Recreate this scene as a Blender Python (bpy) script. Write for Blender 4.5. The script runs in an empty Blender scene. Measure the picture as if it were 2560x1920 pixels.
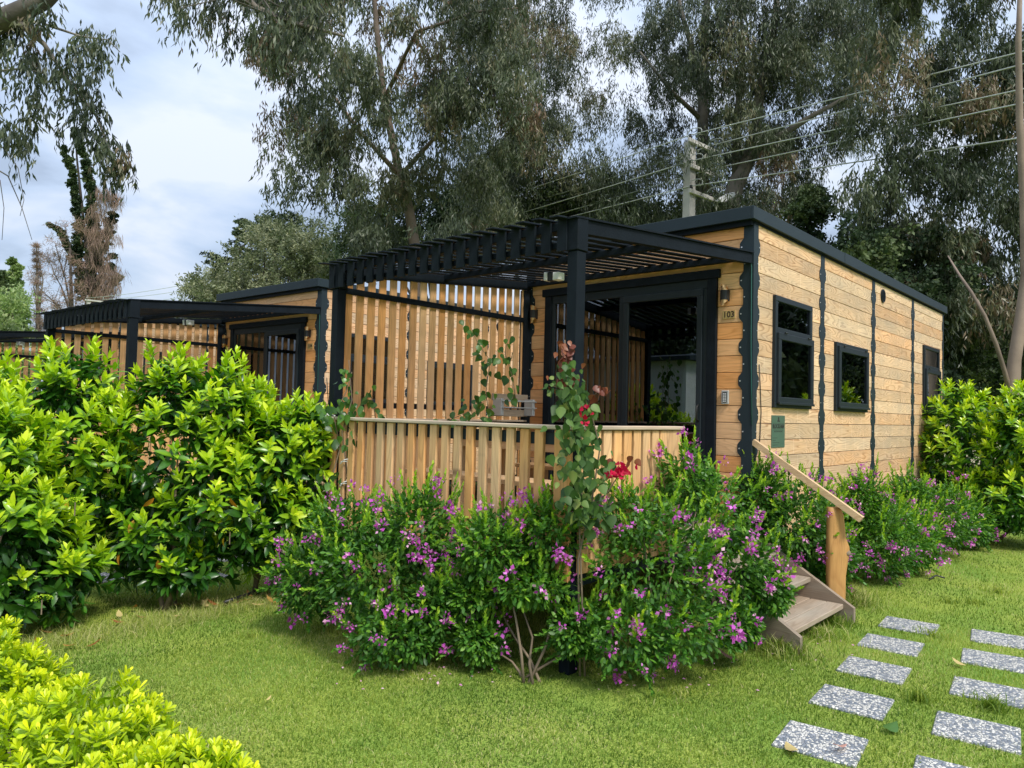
import bpy, math, random
import numpy as np
from mathutils import Matrix, Vector
random.seed(7); RNG = np.random.default_rng(11)
sc = bpy.context.scene
COL = sc.collection

# ------------------------------------------------------------------ camera
CAM = np.array([-6.04, -2.70, 1.55])
YAW, PITCH, ROLL, FPX = 0.734417, 0.038709, 0.024769, 1849.1
def cam_axes():
    f = np.array([math.cos(YAW)*math.cos(PITCH), math.sin(YAW)*math.cos(PITCH), math.sin(PITCH)])
    r = np.array([math.sin(YAW), -math.cos(YAW), 0.0]); u = np.cross(r, f)
    return (math.cos(ROLL)*r + math.sin(ROLL)*u, -math.sin(ROLL)*r + math.cos(ROLL)*u, f)
CR, CU, CF = cam_axes()
def at(px, py, d):
    """world point seen at a pixel of the 2560x1920 photograph at a given depth"""
    return CAM + d*(CF + (px-1280)/FPX*CR + (960-py)/FPX*CU)
cd = bpy.data.cameras.new('camera'); cam = bpy.data.objects.new('camera', cd); COL.objects.link(cam)
cd.sensor_width = 36; cd.sensor_fit = 'HORIZONTAL'; cd.lens = 36*FPX/2560
cd.clip_start = 0.05; cd.clip_end = 2000
m = Matrix.Identity(4)
for i in range(3):
    m[i][0] = CR[i]; m[i][1] = CU[i]; m[i][2] = -CF[i]; m[i][3] = CAM[i]
cam.matrix_world = m
sc.camera = cam

# ------------------------------------------------------------------ light
SUN_EL, SUN_AZ = math.radians(52), math.radians(255)      # azimuth measured from +X towards +Y
w = bpy.data.worlds.new('World'); sc.world = w; w.use_nodes = True
nt = w.node_tree; nt.nodes.clear()
N = nt.nodes.new; L = nt.links.new
out = N('ShaderNodeOutputWorld')
sky = N('ShaderNodeTexSky'); sky.sky_type = 'NISHITA'; sky.sun_disc = False
sky.sun_elevation = SUN_EL; sky.sun_rotation = math.radians(90) - SUN_AZ
sky.dust_density = 2.0; sky.ozone_density = 1.5
b1 = N('ShaderNodeBackground'); b1.inputs[1].default_value = 0.11; L(sky.outputs[0], b1.inputs[0])
tc = N('ShaderNodeTexCoord'); sep = N('ShaderNodeSeparateXYZ'); L(tc.outputs['Generated'], sep.inputs[0])
addz = N('ShaderNodeMath'); addz.operation = 'MAXIMUM'; L(sep.outputs[2], addz.inputs[0]); addz.inputs[1].default_value = 0.0
add2 = N('ShaderNodeMath'); add2.operation = 'ADD'; L(addz.outputs[0], add2.inputs[0]); add2.inputs[1].default_value = 0.22
dx = N('ShaderNodeMath'); dx.operation = 'DIVIDE'; L(sep.outputs[0], dx.inputs[0]); L(add2.outputs[0], dx.inputs[1])
dy = N('ShaderNodeMath'); dy.operation = 'DIVIDE'; L(sep.outputs[1], dy.inputs[0]); L(add2.outputs[0], dy.inputs[1])
cmb = N('ShaderNodeCombineXYZ'); L(dx.outputs[0], cmb.inputs[0]); L(dy.outputs[0], cmb.inputs[1])
n1 = N('ShaderNodeTexNoise'); L(cmb.outputs[0], n1.inputs['Vector']); n1.inputs['Scale'].default_value = 1.9
n1.inputs['Detail'].default_value = 8; n1.inputs['Roughness'].default_value = 0.5; n1.inputs['Distortion'].default_value = 0.3
cr = N('ShaderNodeValToRGB'); L(n1.outputs['Fac'], cr.inputs[0])
e = cr.color_ramp.elements
e[0].position = 0.38; e[0].color = (0.33, 0.40, 0.52, 1)
e[1].position = 0.60; e[1].color = (0.62, 0.665, 0.76, 1)
x = cr.color_ramp.elements.new(0.46); x.color = (0.43, 0.52, 0.67, 1)
x = cr.color_ramp.elements.new(0.54); x.color = (0.53, 0.60, 0.72, 1)
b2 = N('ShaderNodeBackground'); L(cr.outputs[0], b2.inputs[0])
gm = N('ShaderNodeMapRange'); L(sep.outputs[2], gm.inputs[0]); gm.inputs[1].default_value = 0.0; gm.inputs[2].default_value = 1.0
gm.inputs[3].default_value = 0.72; gm.inputs[4].default_value = 1.55; L(gm.outputs[0], b2.inputs[1])  # clouds brighten toward the unseen zenith, added to light the foreground
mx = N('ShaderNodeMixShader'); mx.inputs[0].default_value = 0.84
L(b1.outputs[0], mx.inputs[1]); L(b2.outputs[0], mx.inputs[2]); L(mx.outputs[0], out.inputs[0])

sd = bpy.data.lights.new('sun', 'SUN'); sd.energy = 2.3; sd.angle = math.radians(12); sd.color = (1.0, 0.95, 0.86)
so = bpy.data.objects.new('sun', sd); COL.objects.link(so)
sv = Vector((math.cos(SUN_EL)*math.cos(SUN_AZ), math.cos(SUN_EL)*math.sin(SUN_AZ), math.sin(SUN_EL)))
so.rotation_euler = sv.to_track_quat('Z', 'Y').to_euler(); so.location = sv*30
sc.view_settings.view_transform = 'Standard'; sc.view_settings.look = 'None'
sc.view_settings.gamma = 1; sc.view_settings.use_curve_mapping = False
sc.view_settings.exposure = 0.68
sc.render.engine = 'CYCLES'
sc.cycles.max_bounces = 6; sc.cycles.transparent_max_bounces = 12

# ------------------------------------------------------------------ materials
def mat(name):
    mt = bpy.data.materials.new(name); mt.use_nodes = True; t = mt.node_tree
    bs = t.nodes['Principled BSDF']
    return mt, t, bs, t.nodes.new, t.links.new
def plain(name, col, rough=0.6, metal=0.0, spec=0.5, vary=0.15, scale=6, bump=0.0, bscale=80):
    mt, t, bs, N, L = mat(name)
    tc = N('ShaderNodeTexCoord'); no = N('ShaderNodeTexNoise'); L(tc.outputs['Object'], no.inputs['Vector'])
    no.inputs['Scale'].default_value = scale; no.inputs['Detail'].default_value = 6
    oi = N('ShaderNodeObjectInfo')
    mp = N('ShaderNodeMapRange'); L(no.outputs['Fac'], mp.inputs[0]); mp.inputs[1].default_value = 0.25; mp.inputs[2].default_value = 0.75
    mp.inputs[3].default_value = 1-vary; mp.inputs[4].default_value = 1+vary
    m2 = N('ShaderNodeMapRange'); L(oi.outputs['Random'], m2.inputs[0]); m2.inputs[3].default_value = 1-vary*.6; m2.inputs[4].default_value = 1+vary*.6
    mm = N('ShaderNodeMath'); mm.operation = 'MULTIPLY'; L(mp.outputs[0], mm.inputs[0]); L(m2.outputs[0], mm.inputs[1])
    hs = N('ShaderNodeHueSaturation'); hs.inputs['Color'].default_value = (*col, 1); L(mm.outputs[0], hs.inputs['Value'])
    L(hs.outputs[0], bs.inputs['Base Color'])
    bs.inputs['Roughness'].default_value = rough; bs.inputs['Metallic'].default_value = metal
    bs.inputs['Specular IOR Level'].default_value = spec
    if bump > 0:
        n2 = N('ShaderNodeTexNoise'); L(tc.outputs['Object'], n2.inputs['Vector']); n2.inputs['Scale'].default_value = bscale
        bp = N('ShaderNodeBump'); bp.inputs['Strength'].default_value = bump; bp.inputs['Distance'].default_value = 0.01
        L(n2.outputs['Fac'], bp.inputs['Height']); L(bp.outputs[0], bs.inputs['Normal'])
    return mt
def wood(name, light, dark, axis='x', rings=16.0, contrast=0.6, grey=0.0, nail_lines=False, knots=0.5, vary=0.16):
    """softwood: contour lines of stretched noise give the cathedral grain, per-object offset"""
    mt, t, bs, N, L = mat(name)
    tc = N('ShaderNodeTexCoord'); oi = N('ShaderNodeObjectInfo')
    sp = N('ShaderNodeSeparateXYZ'); L(tc.outputs['Object'], sp.inputs[0])
    o = {'x': 0, 'y': 1, 'z': 2}[axis]; others = [i for i in range(3) if i != o]
    rs = N('ShaderNodeMath'); rs.operation = 'MULTIPLY'; L(oi.outputs['Random'], rs.inputs[0]); rs.inputs[1].default_value = 137.0
    a = N('ShaderNodeMath'); a.operation = 'ADD'; L(sp.outputs[o], a.inputs[0]); L(rs.outputs[0], a.inputs[1])
    cv = N('ShaderNodeCombineXYZ'); L(a.outputs[0], cv.inputs[0]); L(sp.outputs[others[0]], cv.inputs[1]); L(sp.outputs[others[1]], cv.inputs[2])
    mpn = N('ShaderNodeMapping'); L(cv.outputs[0], mpn.inputs['Vector']); mpn.inputs['Scale'].default_value = (1.2, 8.0, 8.0)
    n = N('ShaderNodeTexNoise'); L(mpn.outputs[0], n.inputs['Vector']); n.inputs['Scale'].default_value = 1.0
    n.inputs['Detail'].default_value = 1.2; n.inputs['Roughness'].default_value = 0.35; n.inputs['Distortion'].default_value = 0.25
    mu = N('ShaderNodeMath'); mu.operation = 'MULTIPLY'; L(n.outputs['Fac'], mu.inputs[0]); mu.inputs[1].default_value = rings
    fr = N('ShaderNodeMath'); fr.operation = 'FRACT'; L(mu.outputs[0], fr.inputs[0])
    rr = N('ShaderNodeValToRGB'); L(fr.outputs[0], rr.inputs[0]); e = rr.color_ramp.elements
    e[0].position = 0; e[0].color = (0, 0, 0, 1); e[1].position = 1; e[1].color = (0, 0, 0, 1)
    k = rr.color_ramp.elements.new(0.55); k.color = (.10, .10, .10, 1)
    k = rr.color_ramp.elements.new(0.86); k.color = (1, 1, 1, 1)
    # fine fibre
    m2 = N('ShaderNodeMapping'); L(cv.outputs[0], m2.inputs['Vector']); m2.inputs['Scale'].default_value = (5, 160, 160)
    nf = N('ShaderNodeTexNoise'); L(m2.outputs[0], nf.inputs['Vector']); nf.inputs['Scale'].default_value = 1; nf.inputs['Detail'].default_value = 3
    # blotches
    m3 = N('ShaderNodeMapping'); L(cv.outputs[0], m3.inputs['Vector']); m3.inputs['Scale'].default_value = (1.6, 5, 5)
    nb = N('ShaderNodeTexNoise'); L(m3.outputs[0], nb.inputs['Vector']); nb.inputs['Scale'].default_value = 1.3; nb.inputs['Detail'].default_value = 4
    # grain strength varies along the board
    gs = N('ShaderNodeMapRange'); L(nb.outputs['Fac'], gs.inputs[0]); gs.inputs[1].default_value = .35; gs.inputs[2].default_value = .68
    gs.inputs[3].default_value = contrast*0.35; gs.inputs[4].default_value = contrast
    gf = N('ShaderNodeMath'); gf.operation = 'MULTIPLY'; L(rr.outputs[0], gf.inputs[0]); L(gs.outputs[0], gf.inputs[1])
    mix = N('ShaderNodeMix'); mix.data_type = 'RGBA'; L(gf.outputs[0], mix.inputs[0])
    mix.inputs[6].default_value = (*light, 1); mix.inputs[7].default_value = (*dark, 1)
    # knots
    mk = N('ShaderNodeMapping'); L(cv.outputs[0], mk.inputs['Vector']); mk.inputs['Scale'].default_value = (2.2, 5.5, 0.0)
    if axis == 'z': mk.inputs['Scale'].default_value = (2.2, 8.5, 0.0)
    vo = N('ShaderNodeTexVoronoi'); L(mk.outputs[0], vo.inputs['Vector']); vo.inputs['Scale'].default_value = 1.0
    kr = N('ShaderNodeMapRange'); L(vo.outputs['Distance'], kr.inputs[0]); kr.inputs[1].default_value = .035; kr.inputs[2].default_value = .085
    kr.inputs[3].default_value = knots; kr.inputs[4].default_value = 0
    mixk = N('ShaderNodeMix'); mixk.data_type = 'RGBA'; L(kr.outputs[0], mixk.inputs[0]); L(mix.outputs[2], mixk.inputs[6])
    mixk.inputs[7].default_value = (dark[0]*.35, dark[1]*.3, dark[2]*.3, 1)
    last = mixk
    if nail_lines:
        q = N('ShaderNodeMath'); q.operation = 'MULTIPLY'; L(sp.outputs[o], q.inputs[0]); q.inputs[1].default_value = 1/0.315
        q1 = N('ShaderNodeMath'); q1.operation = 'MULTIPLY_ADD'; L(oi.outputs['Random'], q1.inputs[0]); q1.inputs[1].default_value = 7.0; L(q.outputs[0], q1.inputs[2])
        q2 = N('ShaderNodeMath'); q2.operation = 'PINGPONG'; L(q1.outputs[0], q2.inputs[0]); q2.inputs[1].default_value = 0.5
        q3 = N('ShaderNodeMapRange'); L(q2.outputs[0], q3.inputs[0]); q3.inputs[1].default_value = 0.006; q3.inputs[2].default_value = 0.02
        q3.inputs[3].default_value = 0.75; q3.inputs[4].default_value = 0
        ml = N('ShaderNodeMix'); ml.data_type = 'RGBA'; L(q3.outputs[0], ml.inputs[0]); L(last.outputs[2], ml.inputs[6])
        ml.inputs[7].default_value = (min(1, light[0]*1.15), min(1, light[1]*1.25), min(1, light[2]*1.45), 1); last = ml
    # weather grey
    if grey > 0:
        m4 = N('ShaderNodeMapping'); L(cv.outputs[0], m4.inputs['Vector']); m4.inputs['Scale'].default_value = (.9, 3, 3)
        ng = N('ShaderNodeTexNoise'); L(m4.outputs[0], ng.inputs['Vector']); ng.inputs['Scale'].default_value = 1.7; ng.inputs['Detail'].default_value = 5
        g = N('ShaderNodeMapRange'); L(ng.outputs['Fac'], g.inputs[0]); g.inputs[1].default_value = .42; g.inputs[2].default_value = .72; g.inputs[4].default_value = grey
        mg = N('ShaderNodeMix'); mg.data_type = 'RGBA'; L(g.outputs[0], mg.inputs[0]); L(last.outputs[2], mg.inputs[6])
        mg.inputs[7].default_value = (.40, .36, .29, 1); last = mg
    v1 = N('ShaderNodeMapRange'); L(oi.outputs['Random'], v1.inputs[0]); v1.inputs[3].default_value = 1-vary; v1.inputs[4].default_value = 1+vary*.7
    v2 = N('ShaderNodeMapRange'); L(nf.outputs['Fac'], v2.inputs[0]); v2.inputs[1].default_value = .3; v2.inputs[2].default_value = .7; v2.inputs[3].default_value = .86; v2.inputs[4].default_value = 1.08
    v3 = N('ShaderNodeMapRange'); L(nb.outputs['Fac'], v3.inputs[0]); v3.inputs[1].default_value = .3; v3.inputs[2].default_value = .7; v3.inputs[3].default_value = .84; v3.inputs[4].default_value = 1.1
    p1 = N('ShaderNodeMath'); p1.operation = 'MULTIPLY'; L(v1.outputs[0], p1.inputs[0]); L(v2.outputs[0], p1.inputs[1])
    p2 = N('ShaderNodeMath'); p2.operation = 'MULTIPLY'; L(p1.outputs[0], p2.inputs[0]); L(v3.outputs[0], p2.inputs[1])
    rh = N('ShaderNodeMath'); rh.operation = 'MULTIPLY'; L(oi.outputs['Random'], rh.inputs[0]); rh.inputs[1].default_value = 53.7
    rf = N('ShaderNodeMath'); rf.operation = 'FRACT'; L(rh.outputs[0], rf.inputs[0])
    hh = N('ShaderNodeMapRange'); L(rf.outputs[0], hh.inputs[0]); hh.inputs[3].default_value = .492; hh.inputs[4].default_value = .504
    hsat = N('ShaderNodeMapRange'); L(rf.outputs[0], hsat.inputs[0]); hsat.inputs[3].default_value = 1.08; hsat.inputs[4].default_value = .86
    hs = N('ShaderNodeHueSaturation'); L(last.outputs[2], hs.inputs['Color']); L(p2.outputs[0], hs.inputs['Value']); L(hh.outputs[0], hs.inputs['Hue']); L(hsat.outputs[0], hs.inputs['Saturation'])
    L(hs.outputs[0], bs.inputs['Base Color']); bs.inputs['Roughness'].default_value = .62; bs.inputs['Specular IOR Level'].default_value = .3
    bp = N('ShaderNodeBump'); bp.inputs['Strength'].default_value = .35; bp.inputs['Distance'].default_value = .002
    ad = N('ShaderNodeMath'); ad.operation = 'SUBTRACT'; L(nf.outputs['Fac'], ad.inputs[0]); L(gf.outputs[0], ad.inputs[1])
    L(ad.outputs[0], bp.inputs['Height']); L(bp.outputs[0], bs.inputs['Normal'])
    return mt
def leafmat(name, stops, rough=.4, spec=.5, trans=.3, hue_by_object=.02):
    """stops: [(pos, rgb)] over the vertex attribute 'tone'"""
    mt, t, bs, N, L = mat(name)
    at_ = N('ShaderNodeAttribute'); at_.attribute_name = 'tone'
    oi = N('ShaderNodeObjectInfo'); geo = N('ShaderNodeNewGeometry')
    ad = N('ShaderNodeMath'); ad.operation = 'MULTIPLY_ADD'; L(oi.outputs['Random'], ad.inputs[0]); ad.inputs[1].default_value = .16; L(at_.outputs['Fac'], ad.inputs[2])
    sb = N('ShaderNodeMath'); sb.operation = 'SUBTRACT'; L(ad.outputs[0], sb.inputs[0]); sb.inputs[1].default_value = .08
    r = N('ShaderNodeValToRGB'); L(sb.outputs[0], r.inputs[0])
    el = r.color_ramp.elements; el[0].position = stops[0][0]; el[0].color = (*stops[0][1], 1); el[1].position = stops[-1][0]; el[1].color = (*stops[-1][1], 1)
    for p_, c_ in stops[1:-1]: q = el.new(p_); q.color = (*c_, 1)
    hs = N('ShaderNodeHueSaturation'); L(r.outputs[0], hs.inputs['Color'])
    mh = N('ShaderNodeMapRange'); L(geo.outputs['Random Per Island'], mh.inputs[0]); mh.inputs[3].default_value = .5-hue_by_object; mh.inputs[4].default_value = .5+hue_by_object
    mv = N('ShaderNodeMapRange'); L(geo.outputs['Random Per Island'], mv.inputs[0]); mv.inputs[3].default_value = 1.18; mv.inputs[4].default_value = .82
    L(mh.outputs[0], hs.inputs['Hue']); L(mv.outputs[0], hs.inputs['Value'])
    L(hs.outputs[0], bs.inputs['Base Color']); bs.inputs['Roughness'].default_value = rough; bs.inputs['Specular IOR Level'].default_value = spec
    tr = N('ShaderNodeBsdfTranslucent'); h2 = N('ShaderNodeHueSaturation'); L(hs.outputs[0], h2.inputs['Color']); h2.inputs['Saturation'].default_value = 1.1; h2.inputs['Value'].default_value = 1.3
    L(h2.outputs[0], tr.inputs['Color'])
    ms = N('ShaderNodeMixShader'); ms.inputs[0].default_value = trans; L(bs.outputs[0], ms.inputs[1]); L(tr.outputs[0], ms.inputs[2])
    L(ms.outputs[0], t.nodes['Material Output'].inputs['Surface'])
    return mt

M = {}
M['plank'] = wood('larch_plank', (.84, .55, .30), (.36, .155, .055), 'x', 17, .9, grey=.38, nail_lines=True, knots=.45, vary=.17)
M['plankF'] = wood('pine_plank', (.86, .455, .185), (.55, .25, .08), 'x', 11, .6, grey=0, knots=.8, vary=.13)
M['slatF'] = wood('pine_slat', (.76, .415, .165), (.46, .23, .08), 'z', 9, .5, grey=.18, knots=.8, vary=.14)
M['slat'] = wood('weathered_slat', (.84, .475, .185), (.50, .22, .075), 'z', 9, .7, grey=.30, knots=.8, vary=.15)
M['rail'] = wood('bleached_rail', (.70, .56, .40), (.48, .34, .22), 'y', 9, .5, grey=.5, knots=.5)
M['railx'] = wood('bleached_rail_side', (.70, .56, .40), (.48, .34, .22), 'x', 9, .5, grey=.5, knots=.5)
M['step'] = wood('weathered_step', (.36, .28, .20), (.20, .14, .09), 'x', 12, .6, grey=.6, knots=.5)
M['stepy'] = wood('weathered_stringer', (.30, .23, .165), (.18, .125, .08), 'y', 12, .6, grey=.6, knots=.5)
M['hand'] = wood('pale_handrail', (.72, .52, .30), (.50, .30, .14), 'y', 10, .5, knots=.5)
M['log'] = wood('honey_post', (.60, .36, .14), (.42, .22, .08), 'z', 6, .5, knots=.3)
M['table'] = wood('table_pine', (.66, .40, .18), (.45, .24, .09), 'y', 9, .5, knots=.6)
M['tablex'] = wood('table_pine_x', (.60, .36, .16), (.42, .22, .09), 'z', 9, .5, knots=.6)
M['black'] = plain('black_stained_timber', (.0085, .0125, .0175), .6, spec=.10, vary=.25, scale=9, bump=.25, bscale=120)
M['metal'] = plain('anthracite_sheet', (.022, .034, .042), .5, spec=.18, vary=.10, scale=3)
M['frame'] = plain('anthracite_frame', (.018, .025, .031), .45, spec=.2, vary=.08, scale=3)
M['dark'] = plain('dark_backing', (.012, .012, .013), .8, vary=.1)
M['steel'] = plain('screw_head', (.62, .62, .62), .3, metal=.6, vary=.1)
M['brass'] = plain('brass', (.80, .50, .22), .28, metal=.9, vary=.1)
M['brassplate'] = plain('brass_plate', (.62, .44, .18), .45, metal=.3, vary=.08)
M['ink'] = plain('dark_print', (.06, .03, .015), .6, vary=.1)
M['galv'] = plain('galvanised', (.48, .50, .50), .45, metal=.3, vary=.15)
M['plaque'] = plain('green_plaque', (.085, .15, .11), .35, vary=.1)
M['plaqueink'] = plain('plaque_print', (.030, .030, .026), .6, vary=.1)
M['cable'] = plain('black_cable', (.012, .012, .012), .5)
M['gcable'] = plain('green_cable', (.02, .12, .10), .5)
M['white'] = plain('white_plastic', (.72, .73, .74), .4)
M['concrete'] = plain('pole_concrete', (.46, .44, .41), .85, vary=.25, scale=2, bump=.3, bscale=40)
M['wire'] = plain('aluminium_wire', (.50, .52, .50), .5)
M['blind'] = plain('dark_blind', (.020, .021, .022), .6, vary=.1)
M['string'] = plain('white_string', (.75, .75, .72), .7)
M['cane'] = plain('bamboo_cane', (.48, .34, .18), .6, vary=.3)
M['twig'] = plain('twig_bark', (.20, .15, .10), .85, vary=.3)
M['greybark'] = plain('grey_bark', (.16, .14, .12), .9, vary=.4, scale=3, bump=.5, bscale=30)
M['eucbark'] = plain('eucalyptus_bark', (.27, .20, .155), .75, vary=.45, scale=1.6, bump=.3, bscale=20)
M['darkbark'] = plain('dark_bark', (.075, .060, .050), .9, vary=.4, scale=2, bump=.5, bscale=20)
M['siding'] = plain('white_siding', (.62, .64, .66), .7, vary=.06)
M['stucco'] = plain('beige_render', (.50, .44, .36), .9, vary=.15)
M['tileroof'] = plain('clay_tile', (.32, .12, .07), .8, vary=.25)
M['hose'] = plain('irrigation_pipe', (.012, .013, .015), .4)

def glass():
    mt, t, bs, N, L = mat('window_glass')
    fr = N('ShaderNodeFresnel'); fr.inputs[0].default_value = 2.05
    gl = N('ShaderNodeBsdfGlossy'); gl.inputs['Roughness'].default_value = 0.0; gl.inputs['Color'].default_value = (.85, .9, .95, 1)
    tr = N('ShaderNodeBsdfTransparent'); tr.inputs[0].default_value = (.36, .38, .39, 1)
    ms = N('ShaderNodeMixShader'); L(fr.outputs[0], ms.inputs[0]); L(tr.outputs[0], ms.inputs[1]); L(gl.outputs[0], ms.inputs[2])
    L(ms.outputs[0], t.nodes['Material Output'].inputs['Surface'])
    return mt
M['glass'] = glass()

def ground_mat():
    mt, t, bs, N, L = mat('lawn_soil')
    tc = N('ShaderNodeTexCoord')
    a = N('ShaderNodeTexNoise'); L(tc.outputs['Object'], a.inputs['Vector']); a.inputs['Scale'].default_value = 1.1; a.inputs['Detail'].default_value = 6
    b = N('ShaderNodeTexNoise'); L(tc.outputs['Object'], b.inputs['Vector']); b.inputs['Scale'].default_value = 90; b.inputs['Detail'].default_value = 4
    r = N('ShaderNodeValToRGB'); L(b.outputs['Fac'], r.inputs[0]); el = r.color_ramp.elements
    el[0].position = .3; el[0].color = (.08, .11, .025, 1); el[1].position = .7; el[1].color = (.34, .38, .11, 1)
    x = el.new(.5); x.color = (.18, .27, .05, 1)
    r2 = N('ShaderNodeValToRGB'); L(a.outputs['Fac'], r2.inputs[0]); e2 = r2.color_ramp.elements
    e2[0].position = .35; e2[0].color = (.85, 1.0, .8, 1); e2[1].position = .68; e2[1].color = (1.5, 1.3, 1.1, 1)
    mm = N('ShaderNodeMix'); mm.data_type = 'RGBA'; mm.blend_type = 'MULTIPLY'; mm.inputs[0].default_value = 1; L(r.outputs[0], mm.inputs[6]); L(r2.outputs[0], mm.inputs[7])
    L(mm.outputs[2], bs.inputs['Base Color']); bs.inputs['Roughness'].default_value = .95; bs.inputs['Specular IOR Level'].default_value = .1
    bp = N('ShaderNodeBump'); bp.inputs['Strength'].default_value = .6; bp.inputs['Distance'].default_value = .02; L(b.outputs['Fac'], bp.inputs['Height']); L(bp.outputs[0], bs.inputs['Normal'])
    return mt
M['ground'] = ground_mat()
def pebble_mat():
    mt, t, bs, N, L = mat('pebble_slab')
    tc = N('ShaderNodeTexCoord'); oi = N('ShaderNodeObjectInfo')
    va = N('ShaderNodeVectorMath'); va.operation = 'ADD'; L(tc.outputs['Object'], va.inputs[0])
    sc_ = N('ShaderNodeMath'); sc_.operation = 'MULTIPLY'; L(oi.outputs['Random'], sc_.inputs[0]); sc_.inputs[1].default_value = 30; L(sc_.outputs[0], va.inputs[1])
    nn = N('ShaderNodeTexNoise'); L(va.outputs[0], nn.inputs['Vector']); nn.inputs['Scale'].default_value = 30
    vm = N('ShaderNodeVectorMath'); vm.operation = 'MULTIPLY_ADD'; L(nn.outputs['Color'], vm.inputs[0]); vm.inputs[1].default_value = (.012, .012, .012); L(va.outputs[0], vm.inputs[2])
    v = N('ShaderNodeTexVoronoi'); L(vm.outputs[0], v.inputs['Vector']); v.inputs['Scale'].default_value = 66; v.inputs['Randomness'].default_value = .9
    ve = N('ShaderNodeTexVoronoi'); ve.feature = 'DISTANCE_TO_EDGE'; L(vm.outputs[0], ve.inputs['Vector']); ve.inputs['Scale'].default_value = 66; ve.inputs['Randomness'].default_value = .9
    sp = N('ShaderNodeSeparateColor'); L(v.outputs['Color'], sp.inputs[0])
    r = N('ShaderNodeValToRGB'); L(sp.outputs[0], r.inputs[0]); r.color_ramp.interpolation = 'CONSTANT'; el = r.color_ramp.elements
    el[0].position = 0; el[0].color = (.15, .18, .22, 1); el[1].position = .46; el[1].color = (.66, .64, .58, 1)
    x = el.new(.22); x.color = (.22, .25, .29, 1); x = el.new(.38); x.color = (.34, .36, .40, 1); x = el.new(.70); x.color = (.76, .74, .68, 1)
    g = N('ShaderNodeMapRange'); L(ve.outputs['Distance'], g.inputs[0]); g.inputs[1].default_value = .02; g.inputs[2].default_value = .16
    mm = N('ShaderNodeMix'); mm.data_type = 'RGBA'; L(g.outputs[0], mm.inputs[0]); mm.inputs[6].default_value = (.24, .25, .27, 1); L(r.outputs[0], mm.inputs[7])
    L(mm.outputs[2], bs.inputs['Base Color']); bs.inputs['Roughness'].default_value = .55
    bp = N('ShaderNodeBump'); bp.inputs['Strength'].default_value = .8; bp.inputs['Distance'].default_value = .006; L(g.outputs[0], bp.inputs['Height']); L(bp.outputs[0], bs.inputs['Normal'])
    return mt
M['pebble'] = pebble_mat()
M['grass'] = leafmat('grass_blade', [(0, (.06, .13, .014)), (.35, (.165, .255, .032)), (.7, (.34, .42, .075)), (1, (.62, .56, .28))], .55, .25, .35)
M['vib'] = leafmat('laurel_leaf', [(0, (.018, .065, .012)), (.35, (.06, .19, .018)), (.6, (.25, .47, .018)), (1, (.58, .72, .03))], .30, .55, .28, .012)
M['vibdry'] = leafmat('yellowed_leaf', [(0, (.50, .18, .02)), (1, (.65, .38, .04))], .45, .4, .3)
M['pitt'] = leafmat('dwarf_shrub_leaf', [(0, (.08, .17, .008)), (.4, (.30, .46, .012)), (.75, (.56, .68, .018)), (1, (.76, .80, .03))], .38, .45, .35, .012)
M['poly'] = leafmat('milkwort_leaf', [(0, (.03, .10, .016)), (.4, (.09, .24, .03)), (.75, (.25, .46, .035)), (1, (.46, .62, .05))], .45, .4, .3, .012)
M['petal'] = leafmat('purple_petal', [(0, (.42, .06, .40)), (.5, (.68, .13, .62)), (.8, (.80, .32, .68)), (1, (.88, .58, .70))], .5, .3, .35, .02)
M['boug'] = leafmat('bougainvillea_leaf', [(0, (.035, .085, .02)), (.5, (.085, .17, .035)), (.8, (.20, .29, .07)), (1, (.38, .40, .12))], .5, .35, .3)
M['redleaf'] = leafmat('red_young_leaf', [(0, (.14, .03, .02)), (1, (.30, .10, .05))], .4, .4, .3)
M['bract'] = leafmat('crimson_bract', [(0, (.42, .005, .04)), (1, (.70, .015, .10))], .5, .3, .4)
M['climber'] = leafmat('climber_leaf', [(0, (.03, .09, .02)), (1, (.12, .26, .04))], .35, .5, .3)
M['euc'] = leafmat('eucalyptus_leaf', [(0, (.040, .056, .030)), (.45, (.09, .115, .058)), (.75, (.155, .165, .085)), (1, (.19, .125, .075))], .45, .4, .22, .02)
M['olive'] = leafmat('olive_leaf', [(0, (.05, .07, .03)), (.6, (.14, .17, .08)), (1, (.26, .28, .16))], .5, .3, .2)
M['conif'] = leafmat('conifer_leaf', [(0, (.016, .032, .014)), (.6, (.04, .07, .028)), (1, (.10, .14, .05))], .6, .3, .15)
M['brownvine'] = leafmat('dry_vine', [(0, (.12, .085, .07)), (.6, (.24, .175, .14)), (1, (.32, .22, .17))], .8, .2, .1)
M['lightshrub'] = leafmat('pale_shrub_leaf', [(0, (.10, .16, .05)), (.6, (.26, .36, .12)), (1, (.40, .46, .26))], .5, .3, .3)
M['fallen'] = leafmat('fallen_leaf', [(0, (.28, .09, .03)), (.5, (.45, .22, .06)), (1, (.62, .50, .22))], .6, .3, .2)
M['pinkleaf'] = leafmat('pink_fallen_leaf', [(0, (.38, .16, .13)), (1, (.55, .32, .26))], .6, .3, .2)

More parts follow.
